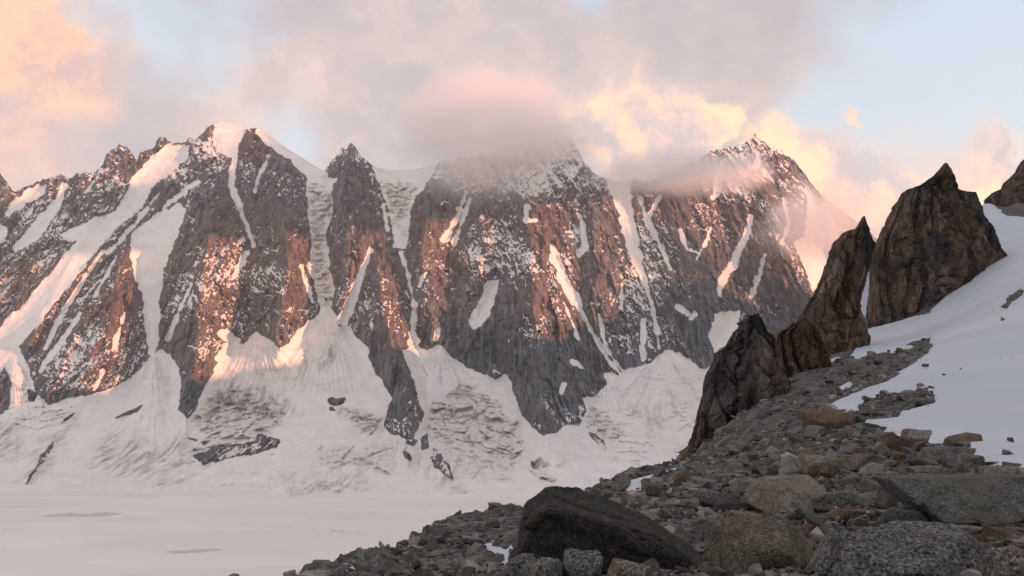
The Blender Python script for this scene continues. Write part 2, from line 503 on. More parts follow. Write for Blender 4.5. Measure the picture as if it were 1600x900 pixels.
def mat_tower():
    m, k, out = material('dark_weathered_granite')
    P = k.n('ShaderNodeNewGeometry').outputs['Position']
    Ps = k.vmath('MULTIPLY', P, (1, 1, 0.4))
    big = k.noise(P, 0.06, 5, 0.6)
    n1 = k.noise(Ps, 0.35, 8, 0.68)
    n2 = k.noise(P, 1.8, 6, 0.7)
    col = k.ramp(n1, [(0.28, (0.022, 0.022, 0.022)), (0.44, (0.06, 0.059, 0.057)), (0.58, (0.105, 0.098, 0.089)), (0.78, (0.20, 0.178, 0.15))])
    w = k.math('MULTIPLY', k.smooth(big, 0.44, 0.60), k.smooth(n1, 0.36, 0.54))
    col = k.mix(k.math('MULTIPLY', w, 0.75), col, k.mix(n2, (0.13, 0.088, 0.055), (0.25, 0.17, 0.105)))
    Pj = k.vmath('ADD', k.vmath('MULTIPLY', P, (1, 1, 0.42)), k.vmath('SCALE', k.noise(P, 0.5, 4, .6, out=1), scale=1.3))
    sc_ = k.n('ShaderNodeSeparateColor'); k.put(sc_.inputs[0], k.vor(Pj, 0.22, 'F1', 1))
    sd_ = k.n('ShaderNodeSeparateColor'); k.put(sd_.inputs[0], k.vor(Pj, 0.62, 'F1', 1))
    tone = k.math('ADD', k.math('MULTIPLY', sc_.outputs[0], 0.55), k.math('MULTIPLY', sd_.outputs[0], 0.45))
    mt = k.n('ShaderNodeMix', data_type='RGBA', blend_type='MULTIPLY'); mt.inputs[0].default_value = 1.0
    k.put(mt.inputs[6], col); k.put(mt.inputs[7], k.ramp(tone, [(0.15, 0.45), (0.5, 1.0), (0.85, 1.7)]))
    col = k.mix(k.math('MULTIPLY', k.smooth(sc_.outputs[1], 0.62, 0.70), 0.55), mt.outputs[2], (0.155, 0.11, 0.072))
    e1 = k.smooth(k.vor(Pj, 0.22, 'DISTANCE_TO_EDGE'), 0.0, 0.07); e2 = k.smooth(k.vor(Pj, 0.62, 'DISTANCE_TO_EDGE'), 0.0, 0.08)
    h = k.math('ADD', k.math('MULTIPLY', n1, 1.6), k.math('ADD', k.math('MULTIPLY', n2, 0.5), k.math('ADD', k.math('MULTIPLY', e1, 1.0), k.math('MULTIPLY', e2, 0.5))))
    principled(k, out, col, 0.9, h, 1.0, 0.9, 0.15)
    return m
M_TOWER = mat_tower()

# ------------------------------------------------------------------ the mountain wall
SKY = np.array([(-260,330),(-120,300),(-40,262),(0,270),(10,285),(20,300),(28,296),(40,292),(55,287),(75,278),(90,273),(110,278),(120,271),(150,268),
 (160,262),(166,240),(180,230),(192,227),(200,229),(210,245),(215,250),(218,240),(228,235),(242,232),(245,218),(252,213),(260,217),(268,224),(290,222),
 (297,215),(305,220),(312,212),(330,195),(340,190),(352,190),(370,196),(385,202),(400,200),(412,202),(422,210),(428,217),(450,233),(470,245),(490,258),
 (500,264),(507,268),(510,262),(520,250),(528,240),(535,232),(540,233),(545,225),(552,226),(560,235),(565,245),(575,253),(590,262),(610,266),(640,266),
 (665,261),(685,255),(700,250),(740,245),(790,240),(815,232),(830,222),(850,215),(875,212),(895,218),(905,235),(915,255),(930,272),(950,280),(960,283),
 (985,282),(990,279),(1000,284),(1020,281),(1045,268),(1070,258),(1095,247),(1110,238),(1150,228),(1172,218),(1180,211),(1195,222),(1215,232),(1235,247),
 (1250,262),(1270,290),(1300,318),(1340,348),(1400,400),(1500,450),(1700,500)], float)
FOOT = [(-300,640),(-120,560),(0,513),(12,512),(40,560),(48,590),(55,615),(75,632),(110,622),(150,612),(185,603),(215,580),(238,556),(252,545),(265,552),(280,575),
 (282,600),(279,640),(293,656),(305,642),(312,618),(330,590),(342,562),(352,545),(380,535),(400,517),(420,530),(437,547),(452,535),(470,512),(497,490),
 (500,480),(515,478),(522,490),(530,508),(545,510),(552,520),(575,545),(580,570),(600,605),(614,622),(604,640),(602,665),(615,680),(640,690),(656,672),
 (661,650),(655,620),(641,580),(628,548),(640,540),(650,537),(668,548),(682,537),(700,552),(715,566),(735,577),(760,586),(775,592),(790,586),(800,600),
 (810,640),(830,665),(850,681),(870,676),(886,664),(905,666),(916,640),(912,622),(926,620),(940,608),(948,602),(945,585),(958,580),(972,586),(978,576),
 (1000,574),(1018,566),(1030,552),(1038,545),(1050,548),(1062,553),(1076,562),(1096,577),(1112,570),(1130,560),(1200,560),(1700,600)]
ROCK_MAIN = FOOT + [(1700,100),(-300,100)]
SNOW_POLYS = [
 # left flank: slanting snow bands
 [(262,226),(300,226),(290,252),(262,272),(240,292),(222,322),(186,352),(152,392),(104,452),(62,504),(20,550),(-40,590),(-40,545),(30,482),(80,424),(118,378),(92,368),(132,346),(178,330),(200,300),(206,276),(240,244)],
 [(97,284),(106,290),(96,322),(62,370),(36,390),(16,392),(50,350),(84,312)],
 [(148,282),(141,300),(126,304),(138,290)],
 [(45,294),(72,290),(70,305),(30,327),(6,340),(18,316)],
 [(0,350),(14,355),(6,378),(-30,395),(-30,360)],
 # summit cap
 [(335,188),(352,186),(386,200),(374,230),(366,252),(348,242),(338,236),(332,214)],
 [(400,197),(414,200),(428,214),(452,230),(505,264),(510,272),(478,276),(462,258),(440,242),(416,226),(404,212)],
 # hanging snowfield and couloir between the two left buttresses
 [(205,366),(240,336),(284,318),(292,330),(272,380),(256,420),(250,470),(249,528),(240,556),(232,552),(226,508),(226,470),(212,440),(203,402)],
 # ice couloir under the notch
 [(478,272),(526,278),(518,302),(520,340),(509,360),(514,420),(524,452),(520,478),(506,492),(497,470),(490,440),(482,420),(487,380),(480,330)],
 # snow saddle right of the spire
 [(578,258),(690,250),(672,276),(656,302),(642,322),(640,348),(634,388),(614,388),(612,352),(605,322),(596,292)],
 [(577,383),(582,390),(566,440),(552,488),(540,512),(524,506),(546,460),(560,424)],
 # snow patches on the broad face
 [(762,440),(778,438),(780,448),(768,480),(752,510),(738,513),(732,500),(748,470)],
 [(945,276),(984,280),(986,310),(992,346),(1002,388),(986,384),(976,352),(962,322)],
 [(1118,490),(1156,486),(1152,510),(1134,540),(1116,552),(1108,522)],
 [(858,380),(870,384),(884,430),(906,462),(912,482),(892,476),(872,440)],
 [(1258,290),(1300,330),(1310,380),(1290,440),(1280,470),(1262,420),(1240,380),(1256,370),(1262,330)],
]
SNOW_LINES = [
 [(250,300,2),(215,345,4),(170,395,3)], [(310,282,4),(262,318,3),(235,345,2)], [(160,392,2),(128,440,3),(92,500,4),(70,545,3)],
 [(182,400,2),(160,440,2.5),(148,462,3)], [(125,490,3),(98,530,4),(62,580,4)], [(195,490,3),(182,530,4),(178,545,3)], [(162,580,2),(148,610,3)],
 [(366,240,5),(361,290,5),(375,325,4),(396,382,3)], [(300,445,2),(282,480,4),(262,530,5)], [(385,395,5),(366,430,4)], [(345,520,8),(372,532,5),(340,560,6)],
 [(420,245,2),(402,280,3),(398,300,2)], [(470,415,3),(482,450,4),(488,470,3)], [(600,320,3),(605,360,3)], [(728,300,4),(712,345,4),(694,375,6)],
 [(735,310,3),(722,345,3),(706,390,2)], [(665,425,2),(655,445,5)], [(822,322,5),(822,345,3),(838,345,2)], [(628,395,3),(640,440,3),(648,480,2),(644,520,5),(640,538,4)],
 [(910,345,3),(915,385,5),(905,400,4)], [(985,380,7),(1006,430,4),(1022,490,3),(1030,545,3)], [(970,340,4),(990,400,5),(1010,450,3),(1030,520,2)],
 [(1000,310,3),(1014,348,4),(1034,388,3),(1048,420,3)], [(1032,305,2),(1015,335,3)], [(1130,255,5),(1122,290,7),(1116,306,6)], [(1175,338,4),(1164,372,5),(1145,412,7),(1126,440,6),(1123,462,3)],
 [(1195,398,2),(1186,432,4),(1174,464,5)], [(860,400,3),(900,470,4),(925,520,3),(950,562,4),(975,590,4)], [(880,470,2),(905,530,2.5)], [(935,490,2),(948,545,3),(972,580,3)],
 [(1005,500,4),(1004,560,6)], [(1060,480,5),(1075,490,4)], [(1085,490,3),(1080,497,3)], [(972,445,3),(970,480,3)], [(895,565,4),(910,575,3)], [(882,600,3),(878,612,3)],
 [(1245,380,3),(1262,420,4),(1278,462,5)], [(1225,310,3),(1232,350,3),(1222,380,3)], [(1290,320,4),(1275,350,4),(1262,372,5)], [(960,290,10),(976,340,8),(1000,400,4)],
 [(682,532,2),(684,515,4),(680,530,4)], [(640,520,5),(650,535,4)], [(1185,240,3),(1182,262,4)], [(1062,360,3),(1075,390,3),(1090,395,2)], [(1112,355,2),(1100,385,2.5),(1088,405,2)],
]
OUTCROPS = [
 [(673,714),(690,706),(700,722),(712,748),(725,760),(700,748),(680,732)], [(658,684),(668,678),(670,700),(660,702)], [(675,700),(684,700),(684,712),(676,710)],
 [(635,682),(652,688),(648,696),(634,692)], [(300,712),(340,698),(400,688),(436,686),(430,698),(400,708),(360,716),(318,728)], [(400,676),(418,680),(436,690),(420,704),(400,706)],
 [(178,652),(222,633),(214,643),(180,655)], [(100,655),(124,638),(112,652),(96,662)], [(62,715),(84,688),(76,716),(52,740),(38,765),(46,742)], [(918,672),(930,676),(945,690),(950,706),(940,700),(924,684)],
 [(512,622),(540,622),(536,628),(515,634),(525,642),(514,640)], [(830,722),(840,726),(844,736),(834,732)], [(8,570),(18,600),(14,640),(0,650),(-10,600)], [(40,605),(60,612),(58,632),(44,628)],
 [(625,700),(640,708),(645,722),(632,716)], [(292,684),(330,688),(318,696)], [(1290,335),(1300,345),(1296,370),(1284,360)],
]
ICEFALLS = [
 [(668,640),(700,610),(730,600),(770,630),(815,655),(822,690),(818,722),(800,748),(770,746),(730,752),(705,745),(690,715),(680,690),(665,670)],
 [(500,700),(530,694),(600,698),(622,700),(618,730),(602,744),(560,738),(530,732),(495,722)],
 [(300,650),(330,622),(380,610),(440,625),(440,660),(410,690),(340,716),(310,725),(296,700),(330,680)],
 [(525,628),(570,640),(602,650),(602,672),(580,682),(550,665)], [(920,640),(960,650),(970,680),(940,705),(925,680)],
 [(484,290),(520,300),(518,340),(508,362),(514,420),(522,452),(518,478),(500,474),(484,420),(486,380),(480,330)],
 [(596,278),(650,290),(640,330),(630,360),(612,352)], [(816,700),(850,720),(862,750),(840,754)], [(880,712),(900,716),(890,730),(870,728)],
]
DIRT = [
 [(150,690),(180,668),(240,690),(290,680),(296,732),(270,760),(190,745),(140,735)], [(0,660),(26,660),(34,700),(20,725),(-40,730),(-40,660)],
 [(120,640),(134,645),(84,720),(44,772),(28,770),(60,700)], [(615,682),(640,700),(680,730),(745,776),(735,782),(690,762),(640,722),(622,704)],
 [(440,745),(520,735),(580,760),(570,785),(480,790),(455,775)], [(390,590),(425,560),(440,575),(420,600)], [(1002,652),(1046,650),(1040,672),(1020,674)], [(1055,618),(1092,622),(1082,630),(1060,628)],
 [(470,560),(520,530),(536,560),(500,590),(450,590)], [(320,590),(420,600),(470,640),(440,660),(330,630)], [(990,640),(1030,636),(1034,646),(995,650)],
]
CREST = [  # (px, py, metres towards the valley, width left, width right) down each buttress
 [(185,228,20,40,40),(150,330,60,60,60),(100,430,70,70,60),(60,500,50,60,50),(40,545,0,50,50)],
 [(196,368,0,40,30),(190,400,60,40,30),(172,470,110,70,45),(150,540,130,90,60),(130,610,110,90,70),(118,660,0,90,80)],
 [(345,192,30,50,50),(350,260,100,70,60),(330,340,150,80,60),(316,430,180,65,70),(306,540,190,45,60),(292,650,150,30,40),(286,705,0,30,40)],
 [(436,222,20,50,40),(452,330,110,60,36),(446,430,130,60,46),(432,540,110,40,50),(430,580,0,40,50)],
 [(546,226,20,40,40),(545,260,90,40,40),(540,340,120,36,60),(545,420,90,36,40),(530,500,60,20,26),(530,525,0,20,30)],
 [(612,370,0,40,30),(593,400,60,40,26),(594,450,110,50,36),(606,520,150,60,40),(630,590,190,60,36),(642,640,200,46,30),(644,690,160,42,24),(648,730,0,40,30)],
 [(682,258,20,40,60),(665,320,90,40,60),(660,400,100,36,60),(668,480,80,40,50),(690,545,40,40,40),(692,580,0,40,40)],
 [(775,262,30,60,50),(762,380,80,60,50),(742,480,90,60,50),(764,580,60,50,50),(766,620,0,50,50)],
 [(872,214,30,60,60),(852,280,80,60,80),(825,345,140,60,80),(831,430,190,70,90),(838,530,220,70,90),(848,620,220,60,80),(854,682,170,46,60),(858,730,0,50,60)],
 [(905,236,20,40,50),(925,350,60,50,50),(932,450,70,50,50),(958,575,40,40,40),(966,610,0,40,40)],
 [(1050,266,20,60,60),(1065,380,70,60,60),(1085,480,80,60,60),(1090,570,40,50,50),(1092,600,0,50,50)],
 [(1182,212,40,60,60),(1192,300,100,80,60),(1216,380,140,80,60),(1252,440,160,80,60),(1290,500,150,90,60),(1320,570,120,90,60),(1330,640,0,90,60)],
]
CONES = [(240,553,0.42,190,45,34), (400,516,0.9,120,25,20), (512,482,0.75,150,30,24), (690,538,1.0,70,16,16), (640,538,0.9,60,14,14),
         (1036,546,1.0,120,40,26), (946,582,0.8,80,18,18), (352,560,0.9,80,16,14), (20,560,0.8,160,30,22)]

pu = np.arange(-250, 1481, 1.55)
NV = 400
t = np.linspace(0, 1, NV)
sky_y = np.interp(pu, SKY[:, 0], SKY[:, 1])
jag = fbm(pu*0.11, pu*0+3.3, 0.0, 5, gain=0.62, seed=5)
snowcap = np.maximum.reduce([sstep(pu, 325, 335)*(1-sstep(pu, 500, 508)), sstep(pu, 575, 590)*(1-sstep(pu, 680, 690))])
sky_y = sky_y + jag*9.0*(1-snowcap*0.93)
PX = np.broadcast_to(pu, (NV, len(pu))).copy()
PY = sky_y[None, :] + t[:, None]*(812 - sky_y[None, :])
base_py = [100, 200, 300, 400, 480, 540, 580, 620, 660, 700, 740, 775, 800, 830]
base_Y = [3050, 2800, 2580, 2390, 2250, 2160, 2095, 2020, 1915, 1760, 1580, 1405, 1290, 1180]
PYn = PY + sstep(PY, 640, 720)*(16*fbm(PX*0.009, PX*0, 0.5, 4, seed=9) + 5*fbm(PX*0.03, PY*0.03, 1.5, 3, seed=10))
Yd = np.interp(PYn, base_py, base_Y)
Yd = Yd*(1 + 0.16*sstep(PX, 880, 1350) + 0.04*sstep(PX, 250, -150))
relief = np.zeros_like(Yd)
for c in CREST:
    c = np.array(c, float)
    cx = np.interp(PY, c[:, 1], c[:, 0])
    wob = 7*pn(PY*0.03, PY*0+c[0, 0], 0.0, 3)
    am = np.interp(PY, c[:, 1], c[:, 2], left=c[0, 2], right=0)
    wl = np.interp(PY, c[:, 1], c[:, 3]); wr = np.interp(PY, c[:, 1], c[:, 4])
    d = PX - cx - wob
    tent = np.clip(1 - np.where(d < 0, -d/wl, d/wr), 0, 1)
    relief = np.maximum(relief, am*tent) + 0.25*np.minimum(relief, am*tent)

# rock / snow layout
R = sdist(PX, PY, ROCK_MAIN)
R = np.where(R < -900, np.where(PY < 480, 40, -40), R)
for p in SNOW_POLYS:
    R = np.minimum(R, -sdist(PX, PY, p))
for l in SNOW_LINES:
    R = np.minimum(R, -sline(PX, PY, l))
for p in OUTCROPS:
    R = np.maximum(R, sdist(PX, PY, p))
ice = np.zeros_like(R)
ice_n = 22*fbm(PX*0.035, PY*0.05, 0.0, 4, seed=87)
for p in ICEFALLS:
    ice = np.maximum(ice, sstep(sdist(PX, PY, p) + ice_n, -9, 12))
dirt = np.zeros_like(R)
for p in DIRT:
    dirt = np.maximum(dirt, sstep(sdist(PX, PY, p) + 0.8*ice_n, -14, 16))

A0, B0 = AB(PX, PY)
XW, ZW = A0*Yd, B0*Yd
lean = XW + 0.10*ZW
rockw = sstep(R + 5*fbm(XW*0.03, ZW*0.03, 0.0, 3, seed=31), -5, 7)
# ribs and chimneys on the rock, running down the face
sw = fbm(XW*0.0022, ZW*0.0022, 0.4, 3, seed=13)
lean = XW + 0.12*ZW + 70*sw
rib1 = fbm(lean*0.0125, ZW*0.0035, 0.7, 3, seed=11, ridged=True)
rib2 = fbm(lean*0.036 + 0.6*rib1, ZW*0.011, 1.7, 4, seed=23, ridged=True)
rib3 = fbm(XW*0.05, ZW*0.05, 2.2, 5, seed=41, gain=0.58)
lw = sstep(sw, -0.12, 0.12)
ledge = lw*fbm((0.7*XW + ZW)*0.026, (0.7*ZW - XW)*0.012, 4.4, 4, seed=53) + (1-lw)*fbm((ZW - 0.8*XW)*0.026, (0.8*ZW + XW)*0.012, 2.4, 4, seed=57)
cv1, ct1, ce1 = cells2(lean*0.022 + 0.35*rib3, ZW*0.0085 + 0.25*ledge, 5)
cv2, ct2, ce2 = cells2(lean*0.065 + 0.3*rib3, ZW*0.028, 8)
chim = fbm(lean*0.055 + 0.5*rib3, ZW*0.006, 3.7, 3, seed=29)
rel_rock = 22*rib1 + 15*rib2 + 8*rib3 + 8*ledge + 17*(cv1-0.5) + 18*ct1 + 9*(cv2-0.5) + 9*ct2 - 6*sstep(ce1, 0.12, 0.0) - 9*sstep(np.abs(chim), 0.07, 0.0)
# snow couloirs are hollows
hollow = sstep(-R, -2, 14)*(PY < 545)
soft = fbm(XW*0.008, ZW*0.012, 3.0, 4, seed=61)
flute = fbm(XW*0.05 + 0.3*soft, ZW*0.006, 5.0, 3, seed=71)
rel_snow = 16*soft + 3.0*flute
# seracs and crevasses
iv, it, ie = cells2(XW*0.034 + 1.2*soft, ZW*0.060 + 0.8*soft, 15)
cre = fbm(XW*0.030 + 1.5*soft, ZW*0.05 + soft, 6.0, 4, seed=83, ridged=True) + 1.5*(iv-0.5) + 1.3*it
arc = ZW*0.075 + 1.6*soft + 0.0009*(XW % 400 - 200)**2*0.05
cvs = fbm(XW*0.010 + soft, arc, 3.3, 3, seed=89, ridged=True)
rel_ice = 19*cre + 9*fbm(XW*0.08, ZW*0.11, 7.0, 4, seed=91) - 12*sstep(cvs, 0.50, 0.80)
relief = relief + rockw*rel_rock + (1-rockw)*(rel_snow*(1-0.5*ice) + ice*rel_ice) - 14*hollow
apron = (1-rockw)*(1-ice)*sstep(PY, 560, 600)
crev2 = fbm(XW*0.011 + 0.5*soft, ZW*0.06, 9.0, 4, seed=97, ridged=True)
relief = relief + apron*(7*crev2*sstep(soft, -0.1, 0.25) + 4*fbm(XW*0.03, ZW*0.05, 2.0, 4, seed=98) - 9*sstep(cvs, 0.55, 0.8)*sstep(fbm(XW*0.004, ZW*0.008, 6.6, 3, seed=99), 0.0, 0.25))
for (ax, ay, kk, ln, amp, fr) in CONES:
    dy = PY - ay
    ang = np.arctan2(PX - ax, np.maximum(dy, 1) + 6)
    half = math.atan(kk)
    inside = np.clip(1 - (ang/half)**2, 0, 1)*sstep(dy, -4, 25)*(1-sstep(dy, ln*0.55, ln))
    fl = fbm(ang*fr, np.hypot(PX-ax, dy)*0.006, ax*0.01, 3, seed=7, ridged=True)
    relief = relief + (1-rockw)*(amp*inside + 7.0*fl*sstep(inside, 0, 0.25))
fade = sstep(PY, 800, 770)
relief = relief*fade*np.clip(sstep(t[:, None]*np.ones_like(PX), -0.02, 0.03)+0.25, 0, 1)
Yw = Yd - relief
X, Y, Z = A0*Yw, Yw, B0*Yw
# slope of the surface -> where fresh snow holds on ledges
P3 = np.stack([X, Y, Z], -1)
du = np.gradient(P3, axis=1); dv = np.gradient(P3, axis=0)
N = np.cross(dv, du); N /= np.linalg.norm(N, axis=-1, keepdims=True) + 1e-9
N *= np.sign(-N[..., 1:2] + 1e-6)
nz = N[..., 2]
bare = np.zeros_like(R); dusted = np.zeros_like(R)
for (cx, cy, rx, ry) in [(720,500,90,70),(850,610,60,70),(610,620,60,70),(1150,470,110,80),(890,560,60,60),(545,330,40,70),(930,400,30,60),(690,350,50,60),(440,300,40,60),(340,300,40,60)]:
    bare = np.maximum(bare, sstep(1.3 - np.hypot((PX-cx)/rx, (PY-cy)/ry), 0, 0.6))
for (cx, cy, rx, ry) in [(880,270,90,60),(330,480,60,90),(1010,440,80,90),(920,420,60,70),(1170,260,70,60),(60,400,130,120),(120,330,120,70),(140,560,70,60),(300,270,60,50),(420,470,50,60),(780,400,50,60),(1250,330,60,60),(740,320,60,40)]:
    dusted = np.maximum(dusted, sstep(1.3 - np.hypot((PX-cx)/rx, (PY-cy)/ry), 0, 0.6))
clus = fbm(XW*0.006, ZW*0.006, 8.0, 4, seed=101)
fl_a = fbm((0.7*XW + ZW)*0.075, (0.7*ZW - XW)*0.022, 4.4, 4, seed=153, gain=.62); fl_b = fbm((ZW - 0.8*XW)*0.075, (0.8*ZW + XW)*0.022, 2.4, 4, seed=157, gain=.62)
fleck = 0.65*(lw*fl_a + (1-lw)*fl_b) + 0.45*fbm(XW*0.07, ZW*0.06, 9.0, 4, seed=111, gain=0.75)
ln_a = fbm((0.7*XW + ZW)*0.030, (0.7*ZW - XW)*0.009, 14.4, 3, seed=163); ln_b = fbm((ZW - 0.8*XW)*0.030, (0.8*ZW + XW)*0.009, 12.4, 3, seed=167)
lines = np.maximum(sstep(np.abs(chim), 0.045, 0.012), 0.9*sstep(np.abs(lw*ln_a + (1-lw)*ln_b), 0.035, 0.008))
gul = 0.32*lines*sstep(clus, -0.25, 0.2) - rib2*0.16 - 0.08*rib1 + 0.13*sstep(np.abs(chim), 0.10, 0.0) + 0.10*sstep(ce2, 0.12, 0.0) + 0.12*sstep(ce1, 0.10, 0.0)
ledge_snow = sstep(0.52*nz + 0.48*fleck + 0.42*clus + gul + 0.17*dusted - 0.22*bare + 0.07*sstep(PY, 330, 230), 0.345, 0.50)
snow = np.maximum(1 - sstep(R + 7*fbm(XW*0.035, ZW*0.03, 0.5, 4, seed=121) + 3.5*fleck, -2.5, 3.0), 0.80*ledge_snow*rockw)
reddish = np.zeros_like(R)  # red granite tint, also painting evening glow into the faces the sun strikes
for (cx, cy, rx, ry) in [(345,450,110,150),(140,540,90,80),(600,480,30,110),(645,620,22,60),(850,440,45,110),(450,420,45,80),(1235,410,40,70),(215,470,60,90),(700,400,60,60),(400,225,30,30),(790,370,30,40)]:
    reddish = np.maximum(reddish, sstep(1.25 - np.hypot((PX-cx)/rx, (PY-cy)/ry) + 0.5*fbm(XW*0.012, ZW*0.008, cx*0.1, 3, seed=131), 0.05, 0.6))
# the far side of the ridge
nb = 10
bx = [X[0]]; by = [Y[0]]; bz = [Z[0]]
for i in range(1, nb):
    s = i*55.0
    by.append(Y[0] + s); bx.append(X[0]*(1 + s/Y[0]*0.6)); bz.append(Z[0] - 0.7*s - 25*np.abs(fbm(X[0]*0.01, Y[0]*0 + i*0.5, 0.0, 3, seed=141)))
def ext(a, first):
    return np.concatenate([np.stack(first[::-1][:-1]), a], 0)
X2, Y2, Z2 = ext(X, bx), ext(Y, by), ext(Z, bz)
def exta(a):
    return np.concatenate([np.repeat(a[:1], nb-1, 0), a], 0)
attrs = dict(snow=exta(snow), reddish=exta(reddish), ice=exta(ice), dirt=exta(dirt))
# the massif is split at its couloirs and at the foot of the rock
PX2, PY2 = exta(PX), ext(PY, [PY[0]]*nb)
foot_arr = np.array(FOOT, float)
cellx = PX2[:-1, :-1]; celly = PY2[:-1, :-1]
apr = (exta(R)[:-1, :-1] < -1) & (celly > 480) & (celly > np.interp(cellx, [-250, 200, 600, 1000, 1480], [505, 540, 530, 545, 560]))
cut1 = np.interp(celly, [190, 270, 480, 800], [505, 502, 512, 512]); cut2 = np.interp(celly, [250, 300, 400, 540, 800], [640, 632, 622, 636, 636])
cut3 = np.interp(celly, [270, 400, 545, 800], [962, 990, 1033, 1033])
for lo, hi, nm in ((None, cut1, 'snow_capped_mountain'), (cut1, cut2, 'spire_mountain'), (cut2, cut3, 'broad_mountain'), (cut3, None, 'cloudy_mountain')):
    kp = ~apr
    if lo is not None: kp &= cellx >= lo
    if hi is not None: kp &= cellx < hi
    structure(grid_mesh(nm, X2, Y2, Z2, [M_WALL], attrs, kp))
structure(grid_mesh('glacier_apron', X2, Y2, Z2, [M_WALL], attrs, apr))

# ------------------------------------------------------------------ the flat glacier
ra = np.linspace(-2.3, 1.7, 330)
yy = np.concatenate([np.linspace(-1900, 300, 24)[:-1], np.geomspace(300, 1750, 170), np.linspace(1800, 3300, 12)])
gx = ra[None, :]*np.maximum(yy, 1200)[:, None]; gx = np.clip(gx, -3400, 3400)
near = (yy > 280) & (yy < 1800)
gx[near] = (ra[None, :]*yy[near][:, None])
gy = np.broadcast_to(yy[:, None], gx.shape).copy()
gz = -200 + 3.0*fbm(gx*0.004, gy*0.006, 0.0, 4, seed=201) + 0.9*fbm(gx*0.02, gy*0.05, 0.0, 4, seed=203) - 12*sstep(gy, 1650, 1900)
gpx, gpy = pix(gx, np.maximum(gy, 50), gz)
gice = np.zeros_like(gx)
for p in ([(55,806),(100,797),(150,796),(232,806),(190,810),(120,806),(70,809)], [(378,823),(470,822),(580,829),(560,832),(480,828),(400,827)], [(255,860),(320,855),(395,852),(330,860),(270,864)], [(-60,802),(8,800),(0,804)]):
    gice = np.maximum(gice, sstep(sdist(gpx, gpy, p), -3.5, 3))
gice = gice*sstep(fbm(gx*0.012, gy*0.03, 0.0, 4, seed=207), -0.35, 0.15)
crk = fbm(gx*0.004 + 0.3*gz, gy*0.022, 0.0, 4, seed=209, ridged=True)
gice = np.maximum(gice, 0.55*sstep(crk, 0.50, 0.62)*sstep(fbm(gx*0.003, gy*0.006, 0.0, 3, seed=211), 0.05, 0.3))
gz = gz - 2.5*gice
structure(grid_mesh('glacier', gx, gy, gz, [M_GLACIER], dict(ice=gice)))

# ------------------------------------------------------------------ sunlit ridge's counterpart: the mountain ridge west of the camera that shades the valley
ry = np.linspace(-1900, 2120, 150); rt = np.linspace(-1, 1, 60)
RX = 1500 + rt[None, :]*700 + 60*fbm(ry*0.004, ry*0, 0.0, 3, seed=301)[:, None]
RY = np.broadcast_to(ry[:, None], RX.shape).copy()
crest_h = 562 + 70*fbm(ry*0.004, ry*0+2, 0.0, 4, seed=305) + 150*sstep(ry, 1600, 1850)  # far end of the unseen crest raised to shade the wall's right
RZ = -230 + crest_h[:, None]*(1-np.abs(rt[None, :]))**0.9 + 40*fbm(RX*0.01, RY*0.01, 0.0, 4, seed=307)*(1-np.abs(rt[None, :]))
structure(grid_mesh('mountain_ridge', RX, RY, RZ, [M_WALL], dict(snow=0.5+0*RX, reddish=0*RX, ice=0*RX, dirt=0*RX)))

# ------------------------------------------------------------------ the moraine the camera stands on
CTRL = [(800,900,7),(1000,900,6.5),(1200,900,6),(1400,900,5.5),(1600,900,5),(1000,850,9),(1200,850,8.2),(1400,850,7.5),(1600,850,7),
 (1000,800,14),(1200,800,12),(1400,800,11),(1600,800,10),(1100,750,28),(1200,750,21),(1400,750,17),(1600,750,15),
 (1100,705,75),(1200,700,48),(1300,700,32),(1400,700,26),(1500,700,24),(1600,702,24),(1150,660,95),(1200,650,85),(1300,650,55),(1400,650,45),(1500,650,48),(1600,650,50),
 (1200,600,140),(1300,600,110),(1400,600,85),(1500,600,85),(1600,600,85),(1240,560,180),(1330,550,180),(1400,545,170),(1500,550,120),(1600,550,120),
 (1420,522,210),(1500,480,220),(1600,500,160),(1570,420,240),(1600,420,230),(1538,322,380),(1600,345,350),
 (925,771,60),(975,746,85),(1000,739,95),(1060,723,125),(940,790,35),(1000,770,40),(1050,750,55),(1080,725,95),
 (740,797,75),(690,821,70),(800,799,78),(822,808,80),(740,830,55),(700,850,45),(780,850,45),(770,890,28),(830,850,40),
 (430,900,28),(480,886,30),(545,867,32),(600,864,30),(640,858,33),(600,900,18),(700,900,15),(660,880,24),
 (600,1000,9),(800,1000,5),(1000,1000,4.5),(1300,1000,3.8),(1600,1000,3.5),(400,1000,14),(200,1050,14),(0,1100,14),(-150,1150,14),
 (800,1300,2),(1300,1300,1.8),(300,1400,3),(1700,1300,1.8),
 (1800,300,400),(1800,500,160),(1800,640,45),(1800,720,15),(1800,900,5),(1150,640,200),(1250,570,260)]
ct = []
for (px_, py_, r_) in CTRL:
    a, b = AB(px_, py_)
    hd = math.hypot(float(a), 1.0)
    ct.append((math.atan(float(a)), math.log(r_), float(b)/hd))
ct = np.array(ct)
KS = np.array([2.2, 0.45])
def kern(d):
    return d
Dm = np.linalg.norm((ct[:, None, :2]-ct[None, :, :2])*KS, axis=-1)
n_ = len(ct)
Amat = np.zeros((n_+3, n_+3)); Amat[:n_, :n_] = kern(Dm) - 0.004*np.eye(n_)
Amat[:n_, n_] = 1; Amat[:n_, n_+1:] = ct[:, :2]; Amat[n_:, :n_] = Amat[:n_, n_:].T
sol = np.linalg.solve(Amat, np.concatenate([ct[:, 2], np.zeros(3)]))
RS = np.array([(-400,20),(300,26),(430,29),(545,33),(630,35),(680,70),(740,77),(820,82),(925,66),(1000,100),(1060,128),(1150,215),(1250,265),(1400,310),(1540,388),(1600,392),(1900,420)], float)
rs_az = np.arctan(AB(RS[:, 0], 760)[0])
